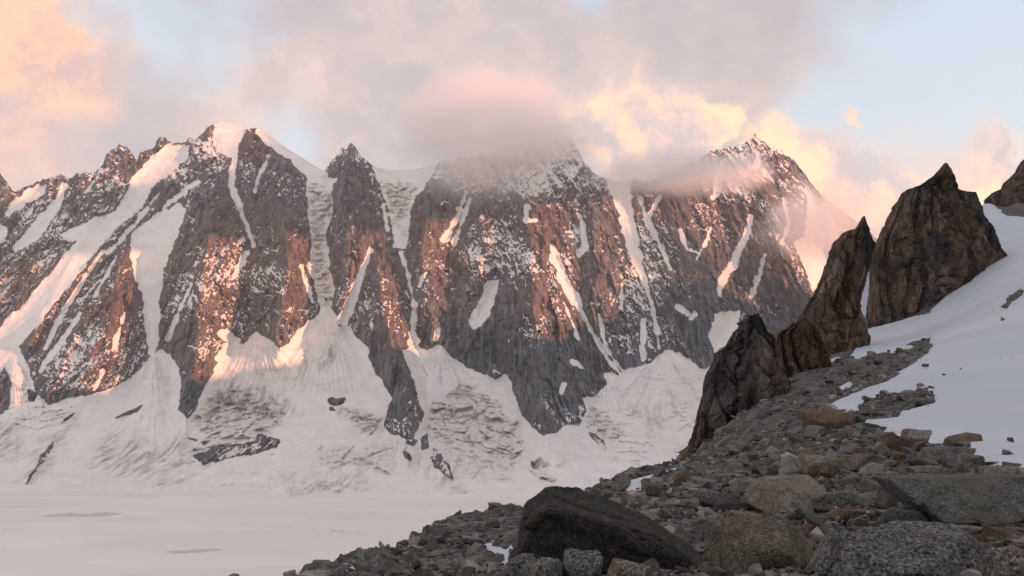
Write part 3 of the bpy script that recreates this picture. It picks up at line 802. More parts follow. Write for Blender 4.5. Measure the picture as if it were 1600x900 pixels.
def ground_smooth(az, r):
    az = np.asarray(az, float); r = np.asarray(r, float)
    rs = np.interp(az, rs_az, RS[:, 1])
    rc = np.minimum(r, rs)
    q0, q1 = az, np.log(rc)
    e = sol[n_] + sol[n_+1]*q0 + sol[n_+2]*q1
    for i in range(n_):
        e = e + sol[i]*np.hypot((q0-ct[i, 0])*KS[0], (q1-ct[i, 1])*KS[1])
    return e*rc - 0.75*np.maximum(r-rs, 0)
def ground_detail(x, y, r):
    s = np.minimum(r, 120)
    z = 0.16*fbm(x*0.35, y*0.35, 0.0, 3, seed=401)*np.clip(r/7, .5, 2.5)
    z = z + 0.020*s*fbm(x*0.09, y*0.09, 1.0, 4, seed=403)*sstep(r, 10, 40)
    z = z + 0.07*fbm(x*1.3, y*1.3, 2.0, 4, seed=405)
    z = z + 0.55*fbm(x*0.25, y*0.25, 3.0, 4, seed=409, ridged=True)*sstep(r, 30, 90)
    return z
SNOWP = [
 [(1278,572),(1333,546),(1352,515),(1390,505),(1450,490),(1470,470),(1485,455),(1515,440),(1535,420),(1545,400),(1535,370),(1510,312),(1545,312),(1575,338),(1640,345),(1760,380),(1780,760),(1690,748),(1600,738),(1560,728),(1520,720),
  (1505,704),(1480,694),(1440,690),(1405,681),(1395,677),(1360,666),(1345,658),(1322,646),(1274,643),(1330,616),(1380,600),(1400,586),(1440,560),(1455,545),(1450,531),(1420,545),(1393,554),(1360,558),(1340,572),(1326,565),(1332,550),(1300,570)],
 [(980,768),(984,752),(1010,745),(1040,736),(1084,724),(1086,728),(1050,742),(1030,752),(1005,756),(1000,766)],
 [(750,852),(768,848),(790,858),(803,846),(806,870),(790,892),(776,878),(756,866)],
 [(1310,606),(1328,597),(1322,608),(1308,614)], [(540,892),(560,880),(580,876),(560,890),(545,900)], [(470,892),(500,884),(480,896)], [(740,812),(748,811),(747,815),(739,815)],
]
SNOW_HOLES = [
 [(1338,655),(1345,640),(1356,636),(1380,622),(1400,619),(1412,623),(1455,620),(1458,630),(1440,636),(1408,644),(1404,653),(1370,655)],
 [(1562,480),(1575,464),(1592,456),(1600,458),(1590,468),(1578,474),(1572,482)], [(1017,745),(1028,742),(1026,748)],
]
azs = np.radians(np.linspace(-47, 47, 660))
rr = np.geomspace(1.2, 900, 370)
AZ, RR = np.meshgrid(azs, rr)
zs = ground_smooth(AZ, RR)
FX, FY = RR*np.sin(AZ), RR*np.cos(AZ)
fpx, fpy = pix(FX, FY, zs)
sm = np.full(FX.shape, -1e3)
for p in SNOWP:
    sm = np.maximum(sm, sdist(fpx, fpy, p))
for p in SNOW_HOLES:
    sm = np.minimum(sm, -sdist(fpx, fpy, p))
sm = np.where(RR > np.interp(AZ, rs_az, RS[:, 1])*1.02, -1e3, sm)
gd = ground_detail(FX, FY, RR)
snow_in = sstep(sm, -2, 10)
pit = 0.6*sstep(np.hypot((FX-5.7)/1.9, (FY-8.7)/1.2), 1.15, 0.6)
FZ = np.maximum(zs + gd*(1 - 0.75*snow_in) - pit, -214.0)
structure(grid_mesh('moraine', FX, FY, FZ, [M_GROUND]))
thick = np.clip(RR*0.0035, 0.03, 0.9)
wob = fbm(FX*0.5, FY*0.5, 0.0, 4, seed=421)*3.0 + fbm(FX*0.08, FY*0.08, 0.0, 3, seed=423)*5.0
SZ = zs + 0.06*fbm(FX*0.9, FY*0.35, 0.0, 4, seed=427, ridged=True)*sstep(RR, 8, 30)*np.clip(RR/60, .4, 2) + thick*(np.clip((sm + wob)/5.0, -3.0, 1.0)) + 0.05*fbm(FX*0.15, FY*0.15, 0.0, 4, seed=425)*np.clip(RR/30, 0.3, 3) 
cells = (sm + wob)[:-1, :-1] > -14
structure(grid_mesh('snow_field', FX, FY, SZ, [M_SNOW], dict(ice=0*FX), cells))

def ground_z(x, y):
    r = np.hypot(x, y); az = np.arctan2(x, y)
    return ground_smooth(az, r) + ground_detail(x, y, r)*0.9
RTAB = np.geomspace(2.0, 420, 700)
def hit(px, py):
    """where the line of sight of a photo pixel meets the moraine"""
    a, b = AB(px, py)
    a = float(a); b = float(b)
    az = math.atan(a); hd = math.hypot(a, 1)
    z = ground_smooth(np.full(RTAB.shape, az), RTAB)
    below = z - RTAB*b/hd
    i = int(np.argmax(below > 0)) if (below > 0).any() else len(RTAB)-1
    r = RTAB[i]
    return r*math.sin(az), r*math.cos(az), r*b/hd, r

# ------------------------------------------------------------------ boulders
def ico(sub):
    bm = bmesh.new()
    bmesh.ops.create_icosphere(bm, subdivisions=sub, radius=1.0)
    v = np.array([x.co[:] for x in bm.verts]); f = np.array([[q.index for q in p.verts] for p in bm.faces])
    bm.free()
    return v, f
ICO = {i: ico(i) for i in (1, 2, 3, 4, 5, 6)}

def rock_shape(sub, seed, dims, cuts=13, rough=0.05, round_=34.0, layered=0.0, box=1.0):
    """an angular block: a sphere cut by random planes, edges worn, faces rough"""
    r_ = np.random.default_rng(seed)
    v, f = ICO[sub]
    ax = np.concatenate([np.eye(3), -np.eye(3)]) + r_.normal(size=(6, 3))*0.20
    ex = r_.normal(size=(cuts, 3))
    n = np.concatenate([ax, ex]); n /= np.linalg.norm(n, axis=1, keepdims=True)
    h = np.concatenate([r_.uniform(0.50, 0.72, 6) + (1-box)*0.3, r_.uniform(0.60, 0.95, cuts)])
    dots = v @ n.T
    inv = np.clip(dots, 1e-3, None)/h
    rad = 1.0/(np.sum(inv**round_, axis=1))**(1/round_)
    rad = np.minimum(rad, 1.25)
    p = v*rad[:, None]
    s = seed*1.37
    d = fbm(p[:, 0]*1.6+s, p[:, 1]*1.6, p[:, 2]*1.6, 5 if sub > 3 else 3, seed=seed % 91, gain=0.55)
    p = p*(1 + rough*1.5*d)[:, None]
    if sub > 4:
        cv, ctl, ce = cells2(p[:, 0]*4.2 + p[:, 2]*2.0 + s, p[:, 1]*4.2 - p[:, 2]*3.1, seed % 50)
        p = p*(1 + rough*(0.9*(cv-0.5) + 0.9*ctl) + 0.020*fbm(p[:, 0]*14+s, p[:, 1]*14, p[:, 2]*14, 4, seed=seed % 31, gain=0.65))[:, None]
    if layered:
        p[:, 2] += layered*0.05*np.sign(np.sin(p[:, 2]*14+2*d))
    mn, mx = p.min(0), p.max(0)
    p = (p - (mn+mx)/2)/(mx-mn)
    return p*np.array(dims), f

def hull_shape(seed, npts, bevel=0.0, sub=0, rough=0.0):
    """a broken block: convex hull of points near the faces of a box, edges slightly worn"""
    r_ = np.random.default_rng(seed)
    pts = r_.uniform(-1, 1, size=(npts, 3)); ax_ = r_.integers(0, 3, npts)
    pts[np.arange(npts), ax_] = np.sign(pts[np.arange(npts), ax_])*r_.uniform(0.75, 1, npts)
    bm = bmesh.new()
    for p in pts: bm.verts.new(p)
    bmesh.ops.convex_hull(bm, input=list(bm.verts))
    bmesh.ops.delete(bm, geom=[v for v in bm.verts if not v.link_faces], context='VERTS')
    bmesh.ops.dissolve_limit(bm, angle_limit=0.18, verts=list(bm.verts), edges=list(bm.edges))
    if bevel:
        bmesh.ops.bevel(bm, geom=list(bm.edges), offset=bevel, segments=1, affect='EDGES', clamp_overlap=True)
    bmesh.ops.triangulate(bm, faces=list(bm.faces))
    for _ in range(sub):
        bmesh.ops.subdivide_edges(bm, edges=list(bm.edges), cuts=1, use_grid_fill=True)
    bmesh.ops.triangulate(bm, faces=list(bm.faces))
    bm.verts.ensure_lookup_table(); bm.verts.index_update()
    v = np.array([x.co[:] for x in bm.verts]); f = np.array([[q.index for q in p.verts] for p in bm.faces])
    bm.free()
    mn, mx = v.min(0), v.max(0)
    v = (v-(mn+mx)/2)/(mx-mn)
    if rough:
        v = v*(1 + rough*fbm(v[:, 0]*4+seed, v[:, 1]*4, v[:, 2]*4, 4, seed=seed % 77))[:, None]
    return v, f

def boulder(label, x0, x1, y0, y1, mat, sub=4, depth=1.0, seed=1, cuts=13, rough=0.05, rz=0.0, tilt=(0, 0), sink=0.12, group=None, base=None, round_=34.0, dist=None, name='boulder', shape=None, box=0.6):
    """a block whose picture box in the photo is x0..x1, y0..y1, lying where its foot meets the moraine"""
    gx_, gy_, gz_, r = hit((x0+x1)/2, base or (y1 - 0.15*(y1-y0)))
    if dist:
        r = dist
    dep = r*math.cos(math.atan2(gx_, gy_))
    w = (x1-x0)/F*dep; h = (y1-y0)*(1+sink)/F*dep
    dy = depth*min(w, 1.8*h)
    a, b = AB((x0+x1)/2, (y0 + y1 + sink*(y1-y0))/2)
    yc = dep + dy*0.35
    cpos = Vector((float(a)*dep*(yc/dep)**0.0, yc, float(b)*dep))
    cpos.x = float(a)*yc; cpos.z = float(b)*yc
    s = yc/dep
    p, f = rock_shape(sub, seed, (1, 1, 1), cuts, rough, round_, box=box)
    if shape is not None:
        p = shape(p)
    R_ = Matrix.Rotation(rz, 3, 'Z') @ Matrix.Rotation(tilt[0], 3, 'X') @ Matrix.Rotation(tilt[1], 3, 'Y')
    p = p @ np.array(R_).T
    mn, mx = p.min(0), p.max(0)
    p = (p-(mn+mx)/2)/(mx-mn)*np.array((w*s, dy, h*s))
    p[:, 2] += h*s/2
    me = raw_mesh(name, p, f, mat, smooth=sub >= 4)
    o = bpy.data.objects.new(name, me)
    COL.objects.link(o)
    o.location = (cpos.x, cpos.y, cpos.z - h*s/2)
    tag(o, label, 'boulder', group)
    placed.append((o.location.x, o.location.y, max(w, dy)*0.5))
    return o
placed = []

def big_shape(p):
    q = p.copy()
    # long block: high blunt left end, back falling away to the right
    topf = np.interp(q[:, 0], [-0.5, -0.42, -0.33, -0.18, -0.05, 0.15, 0.35, 0.5], [0.62, 0.84, 1.0, 0.98, 0.84, 0.62, 0.42, 0.05])
    q[:, 2] = np.where(q[:, 2] > -0.3, -0.3 + (q[:, 2]+0.3)*topf, q[:, 2])
    return q

NAMED = [
 # label, box, material, options
 ('large black lichened boulder with a blunt high end and a back sloping down', (800,1142,768,925), M_DARK, dict(sub=6, depth=0.75, seed=12, cuts=9, rough=0.09, round_=34, base=905, sink=0.1, shape=big_shape, dist=7.0)),
 ('coarse speckled black and white granite boulder beneath the overhanging slab', (1296,1570,822,960), M_SPECK, dict(sub=6, depth=0.8, seed=22, cuts=12, rough=0.045, box=0.0, round_=34, dist=5.0)),
 ('ochre and grey banded boulder beside the large black boulder', (1118,1300,808,940), M_BAND, dict(sub=6, depth=0.9, seed=34, cuts=11, rough=0.05, box=0.0, round_=34, dist=6.2)),
 ('streaked grey boulder wedged between the banded and the speckled boulders', (1266,1335,834,950), M_SPECK, dict(sub=5, depth=1.2, seed=35, cuts=9, dist=5.7)),
 ('flat grey slab with a broken corner on the rubble above the banded boulder', (1182,1302,748,808), M_BOULDER, dict(sub=5, depth=1.3, seed=41, cuts=7, rough=0.03)),
 ('brown-topped block on the crest of the rubble below the scree', (1250,1350,640,678), M_BROWN, dict(sub=5, depth=0.8, seed=45)),
 ('long rounded grey boulder at the edge of the snow field', (1436,1518,698,730), M_BOULDER, dict(sub=5, depth=0.7, seed=47, cuts=8)),
 ('rusty wedge-shaped boulder standing in the snow', (1484,1537,676,700), M_BROWN, dict(sub=5, depth=0.8, seed=49)),
 ('square grey block with a black hollow under its corner', (1312,1382,708,736), M_BOULDER, dict(sub=5, depth=0.8, seed=51, cuts=8)),
 ('triangular weathered grey boulder with a rounded top', (1250,1328,710,748), M_BOULDER, dict(sub=5, depth=0.8, seed=53, cuts=8)),
 ('low pale brown slab lying along the edge of the snow', (1400,1460,670,690), M_BROWN, dict(sub=4, depth=0.9, seed=55)),
 ('flat-topped grey block leaning toward the big overhanging slab', (1420,1472,727,749), M_BOULDER, dict(sub=5, depth=0.9, seed=57)),
 ('domed grey boulder behind the overhanging slab', (1530,1602,728,760), M_BOULDER, dict(sub=5, depth=0.8, seed=59, cuts=9)),
 ('small pale ochre stone among dark scree', (1138,1158,748,764), M_PALE, dict(sub=4, depth=1.0, seed=61)),
 ('red-brown upright block beside the narrow snow patch', (1050,1080,738,768), M_BROWN, dict(sub=5, depth=0.7, seed=63, cuts=8)),
 ('flat brown slab behind the large black boulder', (936,1002,768,786), M_BROWN, dict(sub=5, depth=0.9, seed=65, cuts=8)),
 ('tan block leaning on the flat brown slab', (972,1016,772,796), M_BROWN, dict(sub=5, depth=0.8, seed=67, cuts=8)),
 ('dark rounded boulder on the skyline above the snow patch', (1000,1032,727,743), M_DARK, dict(sub=4, depth=0.9, seed=69)),
 ('brown boulder at the lower tip of the narrow snow patch', (1002,1030,753,770), M_BROWN, dict(sub=4, depth=0.9, seed=71)),
 ('grey boulder with a peaked top among the scree', (1090,1128,765,798), M_BOULDER, dict(sub=5, depth=0.8, seed=73, cuts=8)),
 ('grey block with a dark cleft below it beside the peaked boulder', (1126,1156,770,792), M_GREEN, dict(sub=4, depth=0.8, seed=75)),
 ('round bluish stone above the large black boulder', (1071,1091,799,819), M_GREEN, dict(sub=4, depth=1.0, seed=77, round_=4)),
 ('small round grey stone beside the bluish stone', (1108,1132,802,820), M_BOULDER, dict(sub=4, depth=1.0, seed=79, round_=5)),
 ('thin pale slab on the rubble', (1136,1188,798,814), M_BOULDER, dict(sub=4, depth=1.2, seed=81)),
 ('blocky boulder with a blue-grey front face', (1098,1170,811,850), M_GREEN, dict(sub=5, depth=0.8, seed=83, cuts=8)),
 ('brown slab with a vertical crack', (1296,1372,796,816), M_BROWN, dict(sub=5, depth=0.9, seed=85, cuts=8)),
 ('dark grey boulder under the lip of the overhanging slab', (1378,1448,793,834), M_GREEN, dict(sub=5, depth=0.9, seed=87, cuts=8)),
 ('light grey flat stone in the shade of the overhanging slab', (1466,1552,822,850), M_BOULDER, dict(sub=5, depth=0.9, seed=89, cuts=9)),
 ('pale grey boulder at the foot of the speckled boulder', (1540,1625,858,930), M_SPECK, dict(sub=5, depth=0.9, seed=91)),
 ('lumpy grey boulder with a flat shoulder', (1284,1328,768,800), M_BOULDER, dict(sub=5, depth=0.9, seed=93)),
 ('squat grey boulder with a slanting lid', (1340,1392,748,774), M_BOULDER, dict(sub=5, depth=0.9, seed=95)),
 ('speckled stone tucked under the large black boulder', (880,940,862,915), M_SPECK, dict(sub=5, depth=0.9, seed=97, dist=6.0)),
 ('lichened stone below the blunt end of the black boulder', (784,838,868,920), M_SPECK, dict(sub=5, depth=0.9, seed=99, dist=6.3)),
 ('pale speckled stone with a slanting ridge below the black boulder', (948,1024,874,930), M_SPECK, dict(sub=5, depth=0.9, seed=101, dist=5.6)),
 ('grey stone wedged below the black boulder beside the snow patch', (815,885,872,930), M_SPECK, dict(sub=5, depth=0.9, seed=103, dist=5.9)),
 ('brown stone lying in the small snow patch', (769,789,846,860), M_BROWN, dict(sub=4, depth=0.9, seed=105)),
 ('rust-tinted rock on the snow beneath the great tower', (1398,1411,543,554), M_BROWN, dict(sub=4, depth=0.8, seed=107)),
 ('dark rock alone on the snow beside a smaller stone', (1440,1450,528,536), M_DARK, dict(sub=3, depth=0.9, seed=109)),
 ('low dark stone at the snow edge past the wedge-shaped boulder', (1538,1555,688,695), M_DARK, dict(sub=3, depth=0.9, seed=111)),
 ('small dark stone on the snow below the wedge-shaped boulder', (1518,1530,711,716), M_DARK, dict(sub=3, depth=0.9, seed=113)),
]
for lab, (x0, x1, y0, y1), mt, op in NAMED:
    boulder(lab, x0, x1, y0, y1, mt, **op)

# the overhanging slab, a long thick plate resting on the rubble
def slab_shape(p):
    q = p.copy()
    q[:, 2] += 0.18*np.clip(-q[:, 0]+0.1, 0, 1)*np.sign(q[:, 2] + 0.1)*-0.5
    return q
sl = boulder('huge grey-green overhanging slab with a black hollow beneath it', 1388, 1700, 742, 798, M_GREEN, sub=6, depth=1.9, seed=131, cuts=4, rough=0.03, round_=30, box=1.0, dist=9.0, tilt=(0.0, 0.07), shape=slab_shape, name='rock_slab')

# more blocks strewn over the moraine
protos = {}
def proto(i, mat):
    key = (i, mat.name)
    if key not in protos:
        p, f = hull_shape(500+i, 11 + i % 6, 0.07, 1, 0.10)
        protos[key] = raw_mesh('boulder', p, f, mat, False)
    return protos[key]
HUE = {'granite_boulder': 'plain grey', 'grey_green_gneiss': 'grey-green', 'rusty_brown_granite': 'rusty brown', 'ochre_banded_granite': 'ochre-stained', 'coarse_speckled_granite': 'speckled'}
LAND = [(970,830,'the large black boulder'),(1430,860,'the coarse speckled boulder'),(1210,850,'the ochre banded boulder'),(1500,780,'the overhanging slab'),(1240,775,'the flat slab with a broken corner'),
        (1300,660,'the brown-topped block'),(1475,712,'the long rounded boulder by the snow'),(1345,722,'the square block with the hollow'),(1400,637,'the rock island in the snow'),(1030,745,'the narrow snow patch'),
        (1110,782,'the peaked boulder in the scree'),(775,868,'the small snow patch'),(600,880,'the edge of the moraine above the glacier'),(1120,700,'the foot of the low crag'),(1220,690,'the scree below the crag')]
MIXM = [M_BOULDER]*5 + [M_GREEN]*2 + [M_BROWN, M_BAND, M_SPECK]
cnt = 0
r2 = np.random.default_rng(77)
ZONES = [((1140, 1600), (700, 890), 150, (14, 46)), ((1060, 1420), (640, 760), 70, (9, 26)), ((925, 1090), (735, 800), 28, (8, 22)), ((560, 800), (850, 900), 16, (12, 30)), ((1280, 1460), (600, 660), 16, (7, 16))]
for (xa, xb), (ya, yb), num, (sa, sb) in ZONES:
    tries = 0; made = 0
    while made < num and tries < num*12:
        tries += 1
        px_ = r2.uniform(xa, xb); py_ = r2.uniform(ya, yb)
        insn = max(float(sdist(np.array([px_]), np.array([py_]), p)[0]) for p in SNOWP)
        if insn > 2 and r2.random() > 0.05:
            continue
        x, y, z, r = hit(px_, py_)
        if r > 200 or math.hypot((x-5.8)/1.7, (y-8.6)/1.1) < 1.1:
            continue
        s = r2.uniform(sa, sb)*(0.65 + 0.7*r2.random()**3)/F*r*float(np.interp(r, [12, 40, 120], [1.0, 0.8, 0.5]))
        if any((x-a)**2 + (y-b)**2 < (0.75*c + 0.42*s)**2 for a, b, c in placed):
            continue
        o = bpy.data.objects.new('boulder', proto(int(r2.integers(10)), MIXM[int(r2.integers(len(MIXM)))]))
        COL.objects.link(o)
        hh = s*r2.uniform(0.4, 0.75)
        o.scale = (s*r2.uniform(0.8, 1.25), s*r2.uniform(0.7, 1.1), hh)
        o.rotation_euler = (r2.normal()*0.22, r2.normal()*0.22, r2.uniform(0, 6.28))
        o.location = (x, y, float(ground_z(np.array([x]), np.array([y]))[0]) + hh*0.22)
        lm = min(LAND, key=lambda q: (q[0]-px_)**2 + (1.6*(q[1]-py_))**2)
        size = 'small' if s/r*F < 16 else 'medium' if s/r*F < 30 else 'sizeable'
        lab = size + ' ' + HUE[o.data.materials[0].name] + ' block in the rubble near ' + lm[2]
        tag(o, lab, 'boulder', HUE[o.data.materials[0].name] + ' blocks near ' + lm[2])
        placed.append((x, y, s*0.5)); made += 1

# scree: thousands of small stones, nobody could count them
def scree(name, n, sub, sizes, rlim, seed, azr=(-24, 40)):
    q = np.random.default_rng(seed)
    az = np.radians(q.uniform(azr[0], azr[1], n)); r = np.exp(q.uniform(math.log(rlim[0]), math.log(rlim[1]), n))
    rsk = np.interp(az, rs_az, RS[:, 1])
    ok = r < rsk*1.01
    az, r = az[ok], r[ok]
    x, y = r*np.sin(az), r*np.cos(az)
    zsm = ground_smooth(az, r)
    px_, py_ = pix(x, y, zsm)
    sd = np.full(px_.shape, -1e3)
    for p in SNOWP:
        sd = np.maximum(sd, sdist(px_, py_, p))
    for p in SNOW_HOLES:
        sd = np.minimum(sd, -sdist(px_, py_, p))
    ok = ((sd < 1) | (q.random(len(sd)) < 0.016)) & (np.hypot((x-5.8)/1.7, (y-8.6)/1.1) > 1)
    x, y, r, az, zsm = x[ok], y[ok], r[ok], az[ok], zsm[ok]
    n = len(x)
    z = zsm + ground_detail(x, y, r)
    s = (sizes[0] + (sizes[1]-sizes[0])*q.random(n)**4)*r/F*np.interp(r, [8, 40, 120], [1.0, 0.7, 0.38])
    shapes = [hull_shape(700+i, 10 if sub == 2 else 8, 0.06 if sub == 2 else 0.0) for i in range(12)]
    ids = q.integers(0, 12, n)
    sc = np.stack([s*q.uniform(.7, 1.4, n), s*q.uniform(.7, 1.2, n), s*q.uniform(.35, .9, n)], -1)
    an = q.uniform(0, 6.28, n); ti = q.normal(size=n)*0.45
    tn = q.random(n)
    cos_, fcs, tones, off = [], [], [], 0
    for i in range(12):
        w_ = np.where(ids == i)[0]
        v0, f0 = shapes[i]
        a3 = v0[None]*sc[w_][:, None, :]
        c1, s1 = np.cos(ti[w_])[:, None], np.sin(ti[w_])[:, None]
        yy_, zz_ = a3[..., 1]*c1 - a3[..., 2]*s1, a3[..., 1]*s1 + a3[..., 2]*c1
        c2, s2 = np.cos(an[w_])[:, None], np.sin(an[w_])[:, None]
        cos_.append(np.stack([a3[..., 0]*c2 - yy_*s2 + x[w_][:, None], a3[..., 0]*s2 + yy_*c2 + y[w_][:, None], zz_ + (z[w_] + sc[w_, 2]*0.15)[:, None]], -1).reshape(-1, 3))
        fcs.append((f0[None] + (np.arange(len(w_))*len(v0))[:, None, None]).reshape(-1, 3) + off)
        tones.append(np.repeat(tn[w_], len(v0))); off += len(w_)*len(v0)
    co = np.concatenate(cos_); fc = np.concatenate(fcs)
    me = raw_mesh(name, co, fc, M_STONES, False)
    at = me.attributes.new('tone', 'FLOAT', 'POINT')
    at.data.foreach_set('value', np.concatenate(tones).astype(np.float32))
    o = bpy.data.objects.new(name, me); COL.objects.link(o)
    o['kind'] = 'stuff'
    tag(o, 'grey angular stones of the scree covering the moraine' if sub == 2 else 'fine grey rubble filling the moraine between the blocks', 'scree')
scree('scree', 6000, 2, (8, 40), (4, 170), 901)
scree('rubble', 48000, 1, (2.5, 13), (4, 260), 902)

# ------------------------------------------------------------------ rock towers on the right
def tower(name, label, left, right, depth_px, dist, seed, rows=170, around=150, amp=1.0, tip=None, foot_sink=10):
    """a free-standing tower: outline (left and right edge by height) from the photo, full round body"""
    L = np.array(sorted(left, key=lambda q: q[1]), float); Rr = np.array(sorted(right, key=lambda q: q[1]), float)
    y0 = max(L[0, 1], Rr[0, 1]); y1 = max(L[-1, 1], Rr[-1, 1]) + foot_sink
    py = np.linspace(y0, y1, rows)
    xl = np.interp(py, L[:, 1], L[:, 0]); xr = np.interp(py, Rr[:, 1], Rr[:, 0])
    xl = xl + 3.2*amp*fbm(py*0.09, py*0+seed, 0.0, 5, seed=seed, gain=.6)*sstep(py-y0, 0, 25); xr = xr + 3.2*amp*fbm(py*0.09, py*0+seed+9, 0.0, 5, seed=seed+3, gain=.6)*sstep(py-y0, 0, 25)
    th = np.linspace(0, 2*np.pi, around, endpoint=False)
    cxp = (xl+xr)/2; hw = np.maximum((xr-xl)/2, 0.4)
    ca = np.cos(th); sa = np.sin(th)
    ex = 0.72
    ux = np.sign(ca)*np.abs(ca)**ex; uy = np.sign(sa)*np.abs(sa)**ex
    A_, B_ = AB(cxp, py)
    px2m = dist/F
    Xc = A_*dist; Zc = B_*dist
    dhw = np.interp(py, [y0, y1], depth_px)*px2m
    dhw = np.minimum(dhw, hw*px2m*1.15 + 0.4)
    Xt = Xc[:, None] + hw[:, None]*px2m*ux[None, :]
    Yt = dist + dhw[:, None]*uy[None, :]
    Zt = np.broadcast_to(Zc[:, None], Xt.shape).copy()
    # relief: ribs, cracks, ledges
    g1 = fbm(Xt*0.10+seed, Yt*0.10, Zt*0.035, 4, seed=seed+5, ridged=True)
    g2 = fbm(Xt*0.33+seed, Yt*0.33, Zt*0.13, 4, seed=seed+7, ridged=True)
    g3 = fbm(Xt*0.9, Yt*0.9, Zt*0.7, 4, seed=seed+9)
    g4 = fbm(Xt*0.12, Yt*0.12, Zt*0.3 + Xt*0.1, 3, seed=seed+11)
    fadet = np.clip(hw*px2m/4.0, 0.08, 1)[:, None]
    ta = (np.arctan2(uy, ux)[None, :] + 0*Xt)*max(float(np.mean(hw))*px2m, 3) + 0.12*Zt
    jn = fbm(ta*0.14 + seed, Zt*0.018, 0.0, 3, seed=seed+13)
    v1, t1, e1 = cells2(ta*0.16 + 0.15*g3, Zt*0.05 + 0.15*g4, seed)
    v2, t2, e2 = cells2(ta*0.48 + 0.15*g3, Zt*0.17 + 0.1*g4, seed+1)
    disp = amp*(0.9*g1 + 0.4*g2 + 0.5*g3 + 0.6*g4 + 2.6*(v1-0.5) + 2.6*t1 + 1.1*(v2-0.5) + 1.2*t2 - 1.0*sstep(e1, 0.12, 0.0) - 0.5*sstep(e2, 0.12, 0) - 2.4*sstep(np.abs(jn), 0.09, 0.0))*fadet
    side = np.abs(uy)[None, :]**0.7
    Yt = Yt + disp*uy[None, :]
    Xt = Xt + disp*ux[None, :]*0.35*side
    Zt = Zt + 0.25*amp*g3*fadet
    idx = np.arange(rows*around).reshape(rows, around)
    q = np.stack([idx[:-1], np.roll(idx, -1, 1)[:-1], np.roll(idx, -1, 1)[1:], idx[1:]], -1).reshape(-1, 4)
    co = np.stack([Xt, Yt, Zt], -1).reshape(-1, 3)
    return co, q

def tower_obj(name, label, pieces):
    cos = []; qs = []; off = 0
    for pc in pieces:
        co, q = tower(name, label, **pc)
        cos.append(co); qs.append(q+off); off += len(co)
    me = raw_mesh(name, np.concatenate(cos), np.concatenate(qs), M_TOWER, False)
    o = bpy.data.objects.new(name, me); COL.objects.link(o)
    tag(o, label, 'rock tower')
    return o

tower_obj('rock_tower', 'tallest dark granite tower with a pointed summit above the snow field', [
 dict(left=[(1476,255),(1466,268),(1458,275),(1436,290),(1415,297),(1400,320),(1392,340),(1380,362),(1370,385),(1362,410),(1358,440),(1360,470),(1362,500),(1368,526)],
      right=[(1478,255),(1484,268),(1489,280),(1494,298),(1508,302),(1519,302),(1526,312),(1532,335),(1545,360),(1556,390),(1568,405),(1562,430),(1550,445),(1525,464),(1494,478),(1470,505),(1440,524),(1410,527)], depth_px=(12, 62), dist=218, seed=3, foot_sink=14)])
tower_obj('rock_pinnacle', 'slender dark pinnacle with a needle tip beside the tallest tower', [
 dict(left=[(1349,338),(1343,350),(1338,358),(1322,362),(1312,372),(1302,388),(1296,405),(1288,430),(1276,455),(1262,480),(1250,502),(1244,540),(1240,580)],
      right=[(1350,338),(1354,350),(1361,365),(1363,385),(1360,410),(1350,432),(1340,450),(1338,480),(1345,505),(1352,525),(1345,545),(1330,565)], depth_px=(5, 45), dist=172, seed=17, foot_sink=16)])
tower_obj('rock_crag', 'low dark crag with brown left edge and notched top above the glacier', [
 dict(left=[(1182,490),(1168,494),(1164,498),(1156,510),(1150,505),(1146,520),(1132,545),(1120,550),(1116,570),(1104,590),(1098,620),(1090,650),(1080,685),(1066,712),(1062,724)],
      right=[(1184,490),(1190,500),(1200,520),(1210,530),(1214,560),(1220,600),(1215,640),(1200,680),(1150,712),(1120,728)], depth_px=(6, 50), dist=100, seed=29, foot_sink=18)])
tower_obj('rock_shoulder', 'small brown rock shoulder between the low crag and the slender pinnacle', [
 dict(left=[(1254,492),(1246,503),(1236,505),(1226,514),(1215,518),(1206,530),(1202,560),(1200,600),(1205,640)], right=[(1256,492),(1262,505),(1272,510),(1280,526),(1292,550),(1300,580),(1285,610),(1260,650)], depth_px=(8, 34), dist=128, seed=31, amp=0.8, rows=140, around=140)])
tower_obj('rock_outcrop', 'dark blocky outcrop rising out of the snow beyond the tallest tower', [
 dict(left=[(1606,246),(1590,268),(1574,282),(1570,292),(1552,300),(1544,310),(1546,324),(1556,335),(1566,340)], right=[(1640,246),(1680,280),(1720,310),(1740,330),(1740,345)], depth_px=(20, 50), dist=370, seed=37, foot_sink=10)])

nt_py = np.linspace(392, 512, 40)
nl = np.interp(nt_py, [392, 430, 450, 480, 512], [1355, 1347, 1340, 1340, 1342]) + 3*fbm(nt_py*0.07, nt_py*0, 0.0, 4, seed=3); nr = np.interp(nt_py, [392, 430, 450, 480, 512], [1358, 1358, 1358, 1354, 1350]) + 3*fbm(nt_py*0.07, nt_py*0+5, 0.0, 4, seed=4)
uu = np.linspace(0, 1, 14)
NPX = nl[:, None] + (nr-nl)[:, None]*uu[None, :]; NPY = np.broadcast_to(nt_py[:, None], NPX.shape)
NA, NB = AB(NPX, NPY)
NY = 208 - (NPY-392)/120*6 + 2.0*np.abs(uu[None, :]-0.5) + 0.5*fbm(NPX*0.2, NPY*0.1, 0.0, 3, seed=19)
structure(grid_mesh('snow_gully', NA*NY, NY, NB*NY, [M_SNOW], dict(ice=0*NY)))

